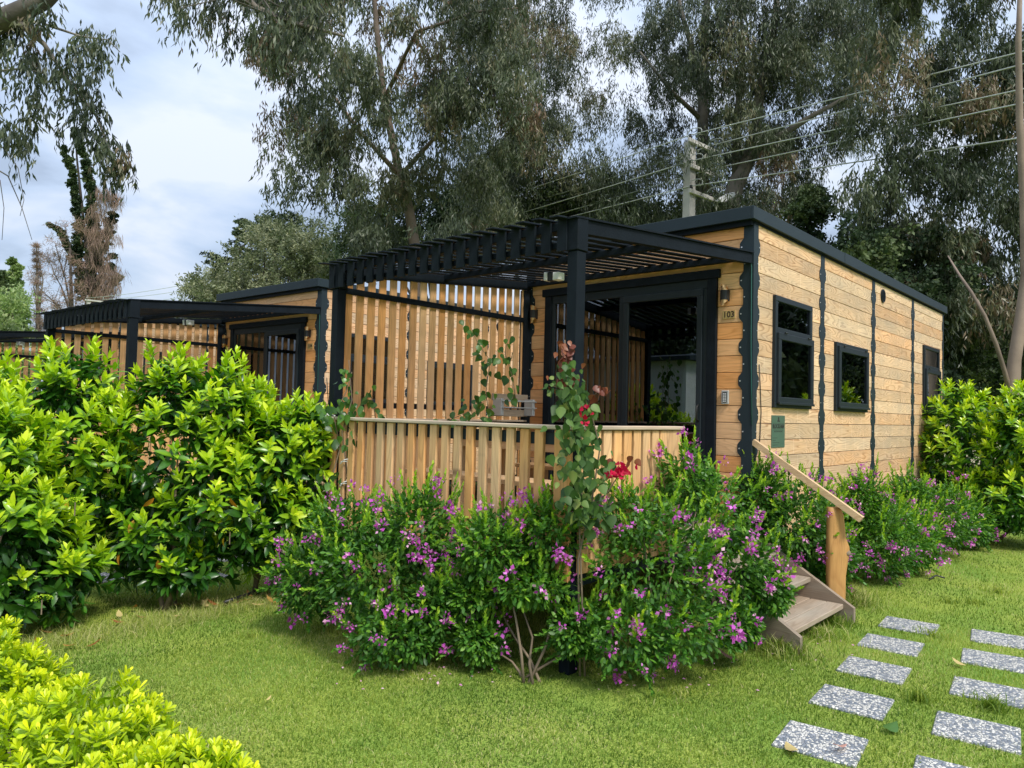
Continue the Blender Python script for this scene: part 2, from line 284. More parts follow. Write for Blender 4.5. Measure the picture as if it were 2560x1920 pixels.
# ------------------------------------------------------------------ mesh helpers
def npmesh(name, V, F, material, tone=None, smooth=False):
    V = np.asarray(V, dtype=np.float32).reshape(-1, 3); F = np.asarray(F, dtype=np.int32); k = F.shape[1]
    me = bpy.data.meshes.new(name)
    me.vertices.add(len(V)); me.vertices.foreach_set('co', V.ravel())
    me.loops.add(F.size); me.loops.foreach_set('vertex_index', F.ravel())
    me.polygons.add(len(F)); me.polygons.foreach_set('loop_start', np.arange(0, F.size, k, dtype=np.int32))
    me.polygons.foreach_set('loop_total', np.full(len(F), k, dtype=np.int32))
    if smooth: me.polygons.foreach_set('use_smooth', np.ones(len(F), dtype=bool))
    if tone is not None:
        a = me.attributes.new('tone', 'FLOAT', 'POINT'); a.data.foreach_set('value', np.asarray(tone, dtype=np.float32))
    me.materials.append(material); me.update(calc_edges=True)
    return me
class MB:
    def __init__(s): s.v = []; s.f = []
    def add(s, V, F):
        n = len(s.v); s.v += [tuple(map(float, p)) for p in V]; s.f += [tuple(i+n for i in q) for q in F]; return s
    def box(s, x0, x1, y0, y1, z0, z1, b=0.0):
        c = ((x0+x1)/2, (y0+y1)/2, (z0+z1)/2); h = (abs(x1-x0)/2, abs(y1-y0)/2, abs(z1-z0)/2)
        if b <= 0:
            V = [(c[0]+sx*h[0], c[1]+sy*h[1], c[2]+sz*h[2]) for sx in (-1, 1) for sy in (-1, 1) for sz in (-1, 1)]
            return s.add(V, [(0, 1, 3, 2), (4, 6, 7, 5), (0, 4, 5, 1), (2, 3, 7, 6), (0, 2, 6, 4), (1, 5, 7, 3)])
        V = []; ix = {}
        for sx in (-1, 1):
            for sy in (-1, 1):
                for sz in (-1, 1):
                    S = (sx, sy, sz)
                    for a in range(3):
                        ix[(S, a)] = len(V)
                        V.append(tuple(c[i]+S[i]*(h[i]-(0 if i == a else b)) for i in range(3)))
        F = []
        for a in range(3):
            o = [i for i in range(3) if i != a]
            for sg in (-1, 1):
                q = []
                for (p, r) in ((-1, -1), (1, -1), (1, 1), (-1, 1)):
                    S = [0, 0, 0]; S[a] = sg; S[o[0]] = p; S[o[1]] = r; q.append(ix[(tuple(S), a)])
                F.append(q)
        for a in range(3):                       # edges along axis a
            o = [i for i in range(3) if i != a]
            for p in (-1, 1):
                for r in (-1, 1):
                    S0 = [0, 0, 0]; S1 = [0, 0, 0]; S0[a] = -1; S1[a] = 1
                    for S in (S0, S1): S[o[0]] = p; S[o[1]] = r
                    F.append([ix[(tuple(S0), o[0])], ix[(tuple(S1), o[0])], ix[(tuple(S1), o[1])], ix[(tuple(S0), o[1])]])
        for sx in (-1, 1):
            for sy in (-1, 1):
                for sz in (-1, 1): F.append([ix[((sx, sy, sz), a)] for a in range(3)])
        cc = np.array(c); G = []
        for q in F:
            P = [np.array(V[i]) for i in q]; n = np.cross(P[1]-P[0], P[2]-P[0])
            G.append(tuple(q) if np.dot(n, sum(P)/len(P)-cc) > 0 else tuple(q[::-1]))
        return s.add(V, G)
    def prism(s, poly, a0, a1, axis='x'):
        n = len(poly)
        def P(a, p):
            return {'x': (a, p[0], p[1]), 'y': (p[0], a, p[1]), 'z': (p[0], p[1], a)}[axis]
        V = [P(a0, p) for p in poly]+[P(a1, p) for p in poly]
        F = [tuple(range(n))[::-1], tuple(range(n, 2*n))]+[(i, (i+1) % n, n+(i+1) % n, n+i) for i in range(n)]
        return s.add(V, F)
    def tube(s, pts, rad, seg=8, cap=True):
        pts = [np.array(p, float) for p in pts]; n = len(pts)
        if not hasattr(rad, '__len__'): rad = [rad]*n
        prev = None; base = len(s.v); V = []
        for i in range(n):
            t = pts[min(i+1, n-1)]-pts[max(i-1, 0)]; t = t/(np.linalg.norm(t)+1e-9)
            if prev is None:
                a = np.array([0, 0, 1.]) if abs(t[2]) < .9 else np.array([1., 0, 0]); u = np.cross(t, a)
            else: u = prev-t*np.dot(prev, t)
            u = u/(np.linalg.norm(u)+1e-9); prev = u; v = np.cross(t, u)
            for k in range(seg):
                an = 2*math.pi*k/seg; V.append(pts[i]+rad[i]*(math.cos(an)*u+math.sin(an)*v))
        F = [(i*seg+k, i*seg+(k+1) % seg, (i+1)*seg+(k+1) % seg, (i+1)*seg+k) for i in range(n-1) for k in range(seg)]
        if cap: F += [tuple(range(seg))[::-1], tuple(range((n-1)*seg, n*seg))]
        return s.add(V, F)
    def mesh(s, name, material, smooth=False):
        me = bpy.data.meshes.new(name); me.from_pydata(s.v, [], s.f); me.materials.append(material)
        if smooth:
            for p in me.polygons: p.use_smooth = True
        me.update(); return me
def obj(name, me, parent=None, loc=(0, 0, 0), rot=None, scale=None):
    o = bpy.data.objects.new(name, me); COL.objects.link(o)
    o.location = loc
    if rot is not None: o.rotation_euler = rot
    if scale is not None: o.scale = scale if hasattr(scale, '__len__') else (scale,)*3
    if parent is not None: o.parent = parent
    return o
def part(name, mb, material, parent, loc=(0, 0, 0), smooth=False, label=None):
    o = obj(name, mb.mesh(name, material, smooth), parent, loc)
    if label: o['label'] = label
    return o
def tag(o, label, cat, group=None):
    o['label'] = label; o['category'] = cat
    if group: o['group'] = group
    return o
def thing(name, label, cat, loc=(0, 0, 0), rotz=0.0, group=None):
    o = bpy.data.objects.new(name, None); COL.objects.link(o); o.location = loc; o.rotation_euler = (0, 0, rotz)
    o.empty_display_size = .2
    return tag(o, label, cat, group)
def struct(o): o['kind'] = 'structure'; return o
def copy_tree(o, parent=None):
    c = o.copy(); COL.objects.link(c); c.parent = parent
    for ch in [x for x in KIDS.get(o.name, [])]: copy_tree(ch, c)
    return c
KIDS = {}
def index_kids():
    KIDS.clear()
    for o in bpy.data.objects:
        if o.parent: KIDS.setdefault(o.parent.name, []).append(o)
_bc = {}
def boxpart(name, dims, material, parent, centre, b=.002):
    """a chamfered box whose origin is its own centre; alike pieces share one mesh"""
    key = (name, tuple(round(d, 3) for d in dims), material.name)
    if key not in _bc:
        _bc[key] = MB().box(-dims[0]/2, dims[0]/2, -dims[1]/2, dims[1]/2, -dims[2]/2, dims[2]/2, min(b, min(dims)*.3)).mesh(name, material)
    return obj(name, _bc[key], parent, centre)
def subtract(rects, hole):
    out = []
    for (a0, a1, b0, b1) in rects:
        h0, h1, k0, k1 = hole
        if h0 >= a1 or h1 <= a0 or k0 >= b1 or k1 <= b0: out.append((a0, a1, b0, b1)); continue
        if h0 > a0: out.append((a0, h0, b0, b1))
        if h1 < a1: out.append((h1, a1, b0, b1))
        m0, m1 = max(a0, h0), min(a1, h1)
        if k1 < b1: out.append((m0, m1, k1, b1))
        if k0 > b0: out.append((m0, m1, b0, k0))
    return [r for r in out if r[1]-r[0] > .006 and r[3]-r[2] > .006]
def text_mesh(s, size, material, extrude=.0008, offset=.0):
    cu = bpy.data.curves.new('text', 'FONT'); cu.body = s; cu.size = size; cu.extrude = extrude; cu.offset = offset
    cu.align_x = 'CENTER'; cu.align_y = 'CENTER'; cu.resolution_u = 3
    o = bpy.data.objects.new('text', cu); COL.objects.link(o); bpy.context.view_layer.update()
    me = bpy.data.meshes.new_from_object(o.evaluated_get(bpy.context.evaluated_depsgraph_get()))
    bpy.data.objects.remove(o); me.materials.clear(); me.materials.append(material); return me

# ------------------------------------------------------------------ the tiny house
P0, PW = 3.104, .145          # first plank joint and plank width
WL, WW = 6.87, 2.57           # length along x, width along y
def build_house():
    H = thing('tiny_house', 'x', 'house')
    body = MB().box(.028, WL-.02, .028, WW-.028, .42, 3.26); wl = part('wall', body, M['dark'], H)
    g = .0055
    edges = [0.0, 1.65, 3.346, 5.10, WL]
    wins = [(.412, 1.307, 1.652, 2.664), (2.004, 3.183-.0, 1.651, 2.383), (5.621, 6.521, 1.658, 2.656)]
    wins[1] = (2.004, 3.06, 1.651, 2.383)
    for k in range(-1, 18):
        z1 = P0-PW*k; z0 = z1-PW
        if k == -1: z1 = 3.25; z0 = P0
        for i in range(4):
            rects = [(edges[i], edges[i+1], z0+g, z1)]
            for wn in wins: rects = subtract(rects, (wn[0]+.01, wn[1]-.01, wn[2]+.01, wn[3]-.01))
            for (a, b, c, d) in rects:
                if i == 0 and a == 0: a = .024
                boxpart('plank', (b-a-.002, .022+random.choice((0, .0015, .003)), d-c), M['plank'], wl, ((a+b)/2, .0125, (c+d)/2))
    for k in range(-1, 18):                         # front facade, planks along y
        z1 = P0-PW*k; z0 = z1-PW
        if k == -1: z1 = 3.25; z0 = P0
        rects = [(0.024, WW-.02, z0+g, z1)]
        if k < 3: rects = [(0.024, 1.06+.3*(k % 2), z0+g, z1), (1.062+.3*(k % 2), WW-.02, z0+g, z1)]
        for r in subtract([r for q in rects for r in subtract([q], (.325, 2.29, .60, 2.80))], (0, 0, 0, 0)):
            a, b, c, d = r
            o = boxpart('plank', (b-a, .022, d-c), M['plankF'], wl, (.0125, (a+b)/2, (c+d)/2)); o.rotation_euler = (0, 0, math.pi/2)
    # far walls: plain cladding boards, also for the neighbour's view
    for k in range(-1, 18):
        z1 = P0-PW*k; z0 = z1-PW
        if k == -1: z1 = 3.25; z0 = P0
        boxpart('plank', (WL-.05, .022, z1-z0-g), M['plank'], wl, (WL/2, WW-.0125, (z0+g+z1)/2))
    # joint strips and corner trims: scalloped sheet metal
    def scallop(half, amp, zlo, zhi):
        pts = []; z = zhi
        n = int((zhi-zlo)/.0145)
        for i in range(n+1):
            z = zhi-(zhi-zlo)*i/n
            ph = ((P0-z)/(2*PW)-.25) % 1.0; d = abs(ph-0 if ph < .5 else ph-1)   # 0 at bulge centre
            t = min(1, max(0, (1-d/.29)*1.5)); t = t*t*(3-2*t)
            pts.append((half+amp*t, z))
        return pts
    for u in edges[1:4]:
        s = scallop(.052, .038, .45, 3.24); mb = MB()
        poly = [(u+a, z) for a, z in s]+[(u-a, z) for a, z in s[::-1]]
        mb.prism(poly, -.0045, -.0012, 'y'); js = part('joint_strip', mb, M['metal'], H)
        bm = MB()
        for k in range(0, 18):
            z = P0-PW*(k+.5); off = .074 if k % 2 == 0 else .040
            for sg in (-1, 1): bm.tube([(u+sg*off, -.0046, z), (u+sg*off, -.009, z)], .0062, 8)
        part('screw_head', bm, M['steel'], js)
    mb = MB(); s = scallop(.088, .036, .02, 3.24)
    mb.prism([(a, z) for a, z in s]+[(-.004, z) for a, z in s[::-1]], -.0045, -.0012, 'y')
    mb2 = MB(); mb2.prism([(a, z) for a, z in s]+[(-.0012, z) for a, z in s[::-1]], -.0045, -.0012, 'x')
    ct = part('corner_trim', mb, M['metal'], H); part('corner_trim', mb2, M['metal'], H)
    bm = MB()
    for k in range(0, 19):
        z = P0-PW*(k+.5)
        off = .106 if k % 2 == 0 else .076
        bm.tube([(off, -.0046, z), (off, -.009, z)], .0062, 8); bm.tube([(-.0046, off, z), (-.009, off, z)], .0062, 8)
    part('screw_head', bm, M['steel'], ct)
    mb2 = MB(); mb2.prism([(WW-a, z) for a, z in s]+[(WW+.0, z) for a, z in s[::-1]], -.0045, -.0012, 'x'); lt = part('corner_trim', mb2, M['metal'], H)
    bm = MB()
    for k in range(0, 18):
        z = P0-PW*(k+.5); off = .106 if k % 2 == 0 else .076
        bm.tube([(-.0046, WW-off, z), (-.009, WW-off, z)], .0062, 8)
    part('screw_head', bm, M['steel'], lt)
    mb = MB(); mb.prism([(WL-a*.75, z) for a, z in s]+[(WL+.004, z) for a, z in s[::-1]], -.0045, -.0012, 'y'); part('corner_trim', mb, M['metal'], H)
    # roof and fascia
    rf = part('roof', MB().box(-.06, WL+.05, -.01, WW+.03, 3.25, 3.335), M['metal'], H)
    for (x0, x1, pr) in ((-.094, 2.2, 0), (2.2, 2.75, .003), (2.75, WL+.07, 0)):
        part('fascia', MB().box(x0, x1, -.040-pr, -.012, 3.246-pr, 3.357+pr, .003), M['metal'], rf)
    part('fascia', MB().box(-.094, -.062, -.0115, WW+.04, 3.246, 3.357, .003), M['metal'], rf)
    part('fascia', MB().box(-.094, WL+.07, WW+.0405, WW+.07, 3.246, 3.357, .003), M['metal'], rf)
    part('dark_gap_strip', MB().box(-.050, -.003, .0, WW, 3.205, 3.2485), M['black'], rf)  # black strip stands in for the shaded undercut gap below the fascia
    part('dark_gap_strip', MB().box(.0, WL, -.010, -.0052, 3.225, 3.2485), M['black'], rf)  # same dark gap along the long wall, drawn as a black strip
    # windows
    for wi, (a, b, c, d) in enumerate(wins):
        fr = MB(); t = .052
        def ring(mb, a, b, c, d, t, y0, y1, bt=None, bv=.004):
            bt = bt or t
            mb.box(a, b, y0, y1, d-t, d, bv); mb.box(a, b, y0, y1, c, c+bt, bv)
            mb.box(a, a+t, y0+.0005, y1, c+bt-.001, d-t+.001, bv); mb.box(b-t, b, y0+.0005, y1, c+bt-.001, d-t+.001, bv)
        ring(fr, a, b, c, d, t, -.030, .024)
        W_ = part('window', fr, M['frame'], H)
        if wi == 1: zt = None
        else: zt = c+(d-c)*.668
        lower_top = d-t+.012 if zt is None else zt
        sm = MB(); ring(sm, a+.030, b-.030 if zt is None else b-.012, c+.036, lower_top, .062, -.052, -.012)
        sm.box(a+.03, b-.012, -.062, -.050, c+.030, c+.052, .002)                  # drip sill of the sash
        part('sash', sm, M['frame'], W_)
        pm = MB().box(a+.085, b-.070, -.034, -.028, c+.09, lower_top-.055); part('pane', pm, M['glass'], W_)
        if zt is not None:
            tm = MB(); tm.box(a+t-.002, b-t+.002, -.026, .02, zt+.002, zt+.05, .003)
            part('transom', tm, M['frame'], W_)
            part('pane', MB().box(a+t-.004, b-t+.004, -.012, -.006, zt+.046, d-t+.004), M['glass'], W_)
        bl = MB(); z = c+.06
        bl.box(a+.045, b-.045, .014, .020, c+.045, d-.045)
        while z < d-.05: bl.box(a+.048, b-.048, .004, .0135, z, z+.016); z += .024
        part('blind', bl, M['blind'], W_)
        hm = MB()
        for hx in (a+.17, b-.16): hm.tube([(hx-.03, -.060, lower_top+.004), (hx+.03, -.060, lower_top+.004)], .007, 8)
        part('hinge', hm, M['cable'], W_)
    # vent
    vm = MB(); vx, vz, vr = 3.706, 3.096, .082
    vm.tube([(vx, -.001, vz), (vx, -.016, vz)], vr, 28); vt = part('vent', vm, M['frame'], H)
    lv = MB()
    for i in range(-6, 7):
        hw = math.sqrt(max(0, (vr-.008)**2-(i*.010)**2)); lv.box(vx-hw, vx+hw, -.020, -.0162, vz+i*.010-.003, vz+i*.010+.002)
    part('louvre', lv, M['black'], vt)
    # door opening: timber surround, aluminium frame, two panes
    part('lintel', MB().box(-.040, -.001, .296, 2.32, 2.784, 2.862, .004), M['black'], H)
    part('casing', MB().box(-.034, -.0015, .324, .412, .60, 2.783, .003), M['black'], H)
    part('casing', MB().box(-.034, -.0015, 2.195, 2.283, .60, 2.783, .003), M['black'], H)
    dm = MB(); dm.box(-.020, .024, .4125, 2.1945, 2.70, 2.7825, .003); dm.box(-.020, .024, .4125, 2.1945, .60, .66, .003)
    dm.box(-.0195, .024, .4125, .455, .66, 2.70, .003); dm.box(-.0195, .024, 2.152, 2.1945, .66, 2.70, .003); dm.box(-.0195, .024, 1.290, 1.350, .66, 2.70, .003)
    D = part('sliding_door', dm, M['frame'], H)
    sm = MB(); y0, y1 = .456, 1.289
    sm.box(-.040, -.006, y0, y1, 2.635, 2.699, .004); sm.box(-.040, -.006, y0, y1, .668, .75, .004)
    sm.box(-.0395, -.006, y0, y0+.052, .75, 2.635, .004); sm.box(-.0395, -.006, y1-.055, y1, .75, 2.635, .004)
    part('sash', sm, M['frame'], D)
    part('pane', MB().box(-.024, -.018, y0+.05, y1-.053, .745, 2.64), M['glass'], D)
    part('pane', MB().box(-.004, .002, 1.349, 2.153, .655, 2.705), M['glass'], D)
    bl = MB(); z = .68; bl.box(.018, .0235, .455, 2.152, .66, 2.70)
    while z < 2.69: bl.box(.008, .0175, .457, 1.290, z, z+.014); bl.box(.008, .0175, 1.351, 2.151, z, z+.014); z += .0205
    part('blind', bl, M['blind'], D)
    hm = MB(); hy = .478
    hm.tube([(-.040, hy, 1.66), (-.070, hy, 1.645), (-.070, hy, 1.53), (-.040, hy, 1.515)], .008, 8)
    part('handle', hm, M['cable'], D, smooth=True)
    # cable on the corner
    part('cable', MB().tube([(-.012, .10, 2.99), (-.010, .03, 2.94), (-.011, .012, 2.85), (-.012, .008, 2.2), (-.010, .003, 1.9), (-.008, -.006, 1.5)], .0035, 6), M['gcable'], H, smooth=True)
    part('cable', MB().tube([(.125, -.007, 2.02), (.150, -.009, 1.8), (.170, -.009, 1.6), (.150, -.008, 1.35), (.140, -.008, 1.15), (.16, -.008, .95), (.17, -.009, .6)], .0045, 6), M['cable'], H, smooth=True)
    return H
house = build_house()

def build_pergola():
    H = thing('pergola', 'x', 'pergola')
    X0, XR, YL = -2.486, -.012, 2.565
    zf, zw = 2.740, 2.966                # underside plane of the roof slats at front and at the wall
    def zr(x): return zf+(zw-zf)*(x-X0)/(XR-X0)
    # posts (down to the ground) with their thicker caps
    for y0, y1 in ((0.0, .078), (2.485, 2.565)):
        part('post', MB().box(X0, X0+.088, y0, y1, 0, 2.545, .004), M['black'], H)
        part('post_cap', MB().box(X0-.010, X0+.096, y0-.008, y1+.008, 2.5475, 2.755, .004), M['black'], H)
    part('post', MB().box(XR-.10, XR-.008, 2.49, 2.565, .45, 2.865, .004), M['black'], H)
    def sloped(y0, y1, dz0, dz1, x0, x1):
        mb = MB(); poly = [(x0, zr(x0)+dz0), (x1, zr(x1)+dz0), (x1, zr(x1)+dz1), (x0, zr(x0)+dz1)]
        return mb.prism(poly, y0, y1, 'y')
    part('beam', sloped(.004, .060, -.086, -.002, X0+.0965, XR), M['black'], H)
    part('beam_cap', sloped(-.012, .072, .001, .013, X0-.03, XR), M['black'], H)
    part('beam', sloped(2.505, 2.558, -.086, -.002, X0+.0885, XR), M['black'], H)
    for xx, h in ((X0+.012, .0), (-1.28, 0), (XR-.055, 0)):
        z = zr(xx)
        part('joist', MB().box(xx, xx+.05, .062, 2.504, z-.055, z-.002, .003), M['black'], H)
    part('joist', MB().box(X0+.012, X0+.055, .080, 2.483, 2.575, 2.615, .003), M['black'], H)
    pitch = .1285; ang = math.atan2(zw-zf, XR-X0)
    for i in range(20):
        y = .107+i*pitch-.01
        jit = random.uniform(-.02, .02)
        o = boxpart('roof_slat', (2.64+.02*(i % 3), .070, .011), M['black'], H, ((X0-.13+jit+XR)/2+.02, y, (zf+zw)/2+.007)); o.rotation_euler = (random.uniform(-.05, .05), -ang, 0)
        o = boxpart('fascia_slat', (.018, .076, .205), M['black'], H, (X0-.012, y+.012, 2.650)); o.rotation_euler = (random.uniform(-.012, .012), 0, 0)
    # screen of upright boards on the far side
    for i in range(20):
        x = -2.345+i*.1188; zt = zr(x)-.088; zb = 1.46
        wdt = .074
        o = boxpart('screen_slat', (wdt, .020, round(zt-zb, 2)), M['slatF'], H, (x, 2.527+random.uniform(-.002, .002), (zt+zb)/2), .003)
    part('screen_rail', MB().box(X0+.088, XR-.105, 2.488, 2.514, 2.515, 2.565, .003), M['black'], H)
    part('screen_rail', MB().box(X0+.088, XR-.105, 2.538, 2.562, 1.56, 1.61, .003), M['black'], H)
    part('screen_rail', MB().box(X0+.088, XR-.105, 2.44, 2.515, 1.395, 1.455, .003), M['black'], H)
    part('screen_ledge', MB().box(X0+.088, XR-.105, 2.425, 2.535, 1.456, 1.474, .003), M['railx'], H)
    # lower half of the screen
    for i in range(20):
        x = -2.345+i*.1188
        boxpart('screen_slat', (.074, .020, .80), M['slatF'], H, (x, 2.532, 1.0), .003)
    fl = MB().box(-1.29, -1.21, 1.10, 1.165, 2.66, 2.725, .004)
    L_ = part('lamp_box', fl, M['white'], H); part('lamp_box', MB().box(-1.29, -1.21, 1.23, 1.262, 2.665, 2.735, .003), M['white'], H)
    part('lamp_mount', MB().box(-1.28, -1.22, 1.166, 1.229, 2.66, 2.73, .002), M['cable'], H)
    return H
perg = build_pergola()

def build_deck():
    H = thing('deck', 'x', 'deck')
    fr = MB(); fr.box(-2.42, -.02, .03, .07, .50, .60, .003); fr.box(-2.42, -2.38, .07, 2.55, .50, .60, .003); fr.box(-2.42, -.02, 2.51, 2.55, .5001, .6001, .003)
    fr.box(-.08, -.04, .07, 2.51, .50, .60, .003)
    part('deck_frame', fr, M['metal'], H)
    for (x, y) in ((-2.40, .04), (-2.40, 2.48), (-2.4, 1.25), (-.1, .05), (-.1, 2.48)):
        part('leg', MB().box(x, x+.06, y, y+.06, 0, .499, .003), M['metal'], H)
    for i in range(20):
        y = .06+.063+i*.124
        boxpart('deck_board', (2.40, .118, .024), M['step'], H, (-1.22, y, .614))
    return H
deck = build_deck()

def build_railing():
    H = thing('deck_railing', 'x', 'railing')
    XF = -2.500
    ys = [2.477, 2.360, 2.177, 2.037, 1.915, 1.788, 1.664, 1.548, 1.427, 1.314, 1.187, 1.068, .94, .821, .702, .576, .461, .353]
    ys = [2.46, 2.335, 2.215, 2.095, 1.975, 1.852, 1.730, 1.610, 1.487, 1.370, 1.250, 1.128, 1.004, .884, .762, .640, .518, .396, .276]
    for i, y in enumerate(ys):
        z0 = .595+random.uniform(-.01, .01)
        o = boxpart('slat', (.028, .070 if i % 4 else .066, .86), M['slat'], H, (XF-.012, y-.035, 1.022), .003)
        o.rotation_euler = (random.uniform(-.006, .006), 0, 0)
    boxpart('slat', (.028, .125, .90), M['slat'], H, (XF-.012, .055, 1.002), .003)
    for i, x in enumerate([-2.40, -2.285, -2.17, -2.055, -1.94, -1.825, -1.71, -1.595]):
        boxpart('slat', (.086, .026, .86), M['slat'], H, (x, -.018, 1.022), .003)
    boxpart('slat', (.20, .026, .88), M['slat'], H, (-1.345, -.018, 1.012), .003)
    boxpart('slat', (.086, .026, .86), M['slat'], H, (-1.495+.005, -.018, 1.022), .003)
    for z in (1.36, .70):
        part('cross_rail', MB().box(XF+.004, XF+.034, .02, 2.52, z, z+.075, .003), M['metal'], H)
        part('cross_rail', MB().box(-2.48, -1.25, -.003, .025, z, z+.075, .003), M['metal'], H)
    part('post', MB().box(-1.30, -1.25, .026, .076, .626, 1.452, .003), M['metal'], H)
    part('cap_rail', MB().box(-2.545, -2.455, -.052, 2.60, 1.455, 1.481, .005), M['rail'], H)
    part('cap_rail', MB().box(-2.454, -1.225, -.050, .038, 1.4555, 1.4815, .005), M['railx'], H)
    return H
railing = build_railing()

def build_steps():
    H = thing('garden_steps', 'x', 'steps')
    for (y0, z) in ((-.765, .135), (-.515, .30), (-.26, .465)):
        n = 3 if z < .2 else 2
        for j in range(n):
            yy = y0+j*.128
            boxpart('tread_board', (1.03, .122, .038), M['step'], H, (-.535, yy+.061, z-.019), .004).rotation_euler = (0, random.uniform(-.01, .01), random.uniform(-.004, .004))
    for x0 in (-.018, -1.095):
        poly = [(-.84, -.05), (-.62, -.05), (.0, .40), (.0, .62), (-.03, .60), (-.84, .118)]
        part('stringer', MB().prism(poly, x0, x0+.042, 'x'), M['stepy'], H)
    part('bolt', MB().tube([(-1.096, -.78, .05), (-1.108, -.78, .05)], .012, 8), M['steel'], H)
    hr = MB(); a = np.array([.035, .0, 1.355]); b = np.array([.11, -.855, .785]); d = (b-a)/np.linalg.norm(b-a)
    side = np.array([1., .0875, 0]); side /= np.linalg.norm(side); up = np.cross(side, d); up = up if up[2] > 0 else -up
    V = []
    for p in (a, b):
        for sx, sz in ((-1, -1), (1, -1), (1, 1), (-1, 1)): V.append(p+side*sx*.026+up*sz*.024)
    hr.add(V, [(3, 2, 1, 0), (4, 5, 6, 7), (0, 1, 5, 4), (1, 2, 6, 5), (2, 3, 7, 6), (3, 0, 4, 7)])
    part('handrail', hr, M['hand'], H)
    # live-edge post with a knot
    lm = MB(); prof = [(-.05, .075, .030), (.15, .072, .030), (.32, .074, .031), (.44, .090, .036), (.50, .104, .040), (.55, .098, .038), (.62, .072, .031), (.72, .062, .030), (.80, .050, .03), (.86, .030, .028)]
    seg = 14; V = []
    cx, cy = .12, -.66
    # lateral direction roughly square to the view
    lx, ly = .72, -.69; tx, ty = .69, .72
    for z, wr, th in prof:
        for k in range(seg):
            an = 2*math.pi*k/seg; c_, s_ = math.cos(an), math.sin(an)
            wl_ = .072 if c_ < 0 else wr
            q = max(-1, min(1, c_*1.25)); r2 = max(-1, min(1, s_*1.4))
            V.append((cx+lx*wl_*q+tx*th*r2, cy+ly*wl_*q+ty*th*r2, z))
    F = [(i*seg+k, i*seg+(k+1) % seg, (i+1)*seg+(k+1) % seg, (i+1)*seg+k) for i in range(len(prof)-1) for k in range(seg)]+[tuple(range(seg))[::-1], tuple(range((len(prof)-1)*seg, len(prof)*seg))]
    lm.add(V, F); po = part('post', lm, M['log'], H, smooth=True)
    kc = np.array([cx+lx*.082-tx*.012, cy+ly*.082-ty*.012, .50])
    km = MB().tube([kc, kc+np.array([-tx*.022, -ty*.022, .004]), kc+np.array([-tx*.030, -ty*.030, .006])], [.026, .024, .012], 12)
    part('knot', km, M['twig'], po, smooth=True)
    return H
steps = build_steps()

def build_lamp(name_y, z):
    pass
index_kids()
H2 = dict(loc=(-.364, 5.952, -.055), rz=.03934); H3 = dict(loc=(-.727, 11.905, -.110), rz=.0787)
def place(o, h, label):
    o.location = h['loc']; o.rotation_euler = (0, 0, h['rz']); o['label'] = label
def shift(o, h): return o
for h, nm, tx_ in ((H2, 'second', ('timber clad tiny house beyond the slatted screen, number 104 by its door', 'black pergola over the neighbouring deck, in front of house number 104', 'deck of the middle house, behind the tall hedge', 'wooden slat railing round the middle deck, half hidden by the hedge', 'wooden steps of the middle house behind the hedge')),
                   (H3, 'third', ('farthest timber clad tiny house, at the left edge of the row', 'farthest low black pergola at the left edge of the picture', 'deck of the farthest house at the left edge', 'slat railing of the farthest deck, at the left edge', 'wooden steps of the farthest house at left'))):
    for src, lb in zip((house, perg, deck, railing, steps), tx_):
        c = copy_tree(src); place(c, h, lb)
house['label'] = 'nearest timber clad tiny house with anthracite corner trims, number 103 by its door'
perg['label'] = 'nearest black slatted pergola with upright wooden screen, over the front deck'
deck['label'] = 'raised deck in front of the glass door of house number 103'
railing['label'] = 'weathered wooden slat railing round the nearest deck with flat cap rail'
steps['label'] = 'weathered wooden steps with live edge post and sloping handrail beside house corner'
for q, g in (('tiny_house', 'tiny houses in a row'), ('pergola', 'black pergolas of the tiny houses'), ('deck', 'raised decks'), ('deck_railing', 'deck railings'), ('garden_steps', 'garden steps')):
    for o in bpy.data.objects:
        if o.parent is None and (o.name == q or o.name.startswith(q+'.')): o['group'] = g

def house_pt(h, x, y, z):
    if h is None: return (x, y, z)
    c, s = math.cos(h['rz']), math.sin(h['rz'])
    return (h['loc'][0]+c*x-s*y, h['loc'][1]+s*x+c*y, h['loc'][2]+z)
def make_lamp(h, y, z, label):
    t = thing('wall_lamp', label, 'lamp', house_pt(h, -.004, y, z), 0 if h is None else h['rz'], 'black and brass wall lamps')
    mb = MB(); mb.tube([(-.045, 0, -.042), (-.045, 0, .042)], .036, 20); part('lamp_body', mb, M['cable'], t)
    mb = MB(); mb.box(-.018, 0, -.030, .052, -.050, .050, .003); part('back_plate', mb, M['cable'], t)
    for sg in (1, -1):                     # brass tubes cut on a slant
        seg = 20; V = []; r = .030
        for k in range(seg):
            an = 2*math.pi*k/seg; V.append((-.045+r*math.cos(an), r*math.sin(an), sg*.040))
        for k in range(seg):
            an = 2*math.pi*k/seg; V.append((-.045+r*math.cos(an), r*math.sin(an), sg*(.052+.032*(1-math.sin(an+.4*sg)*(-1))/1.0*.75)))
        F = [(k, (k+1) % seg, seg+(k+1) % seg, seg+k) for k in range(seg)]
        part('reflector', MB().add(V, F), M['brass'], t)
    return t
make_lamp(None, .240, 2.62, 'black and brass up-down wall lamp above the number 103 plate')
make_lamp(None, 2.43, 2.61, 'black and brass wall lamp left of the glass door, beside the slatted screen')
make_lamp(H2, .240, 2.62, 'black and brass wall lamp above the number 104 plate')
make_lamp(H2, 2.43, 2.61, 'black wall lamp left of the glass door of the middle house')
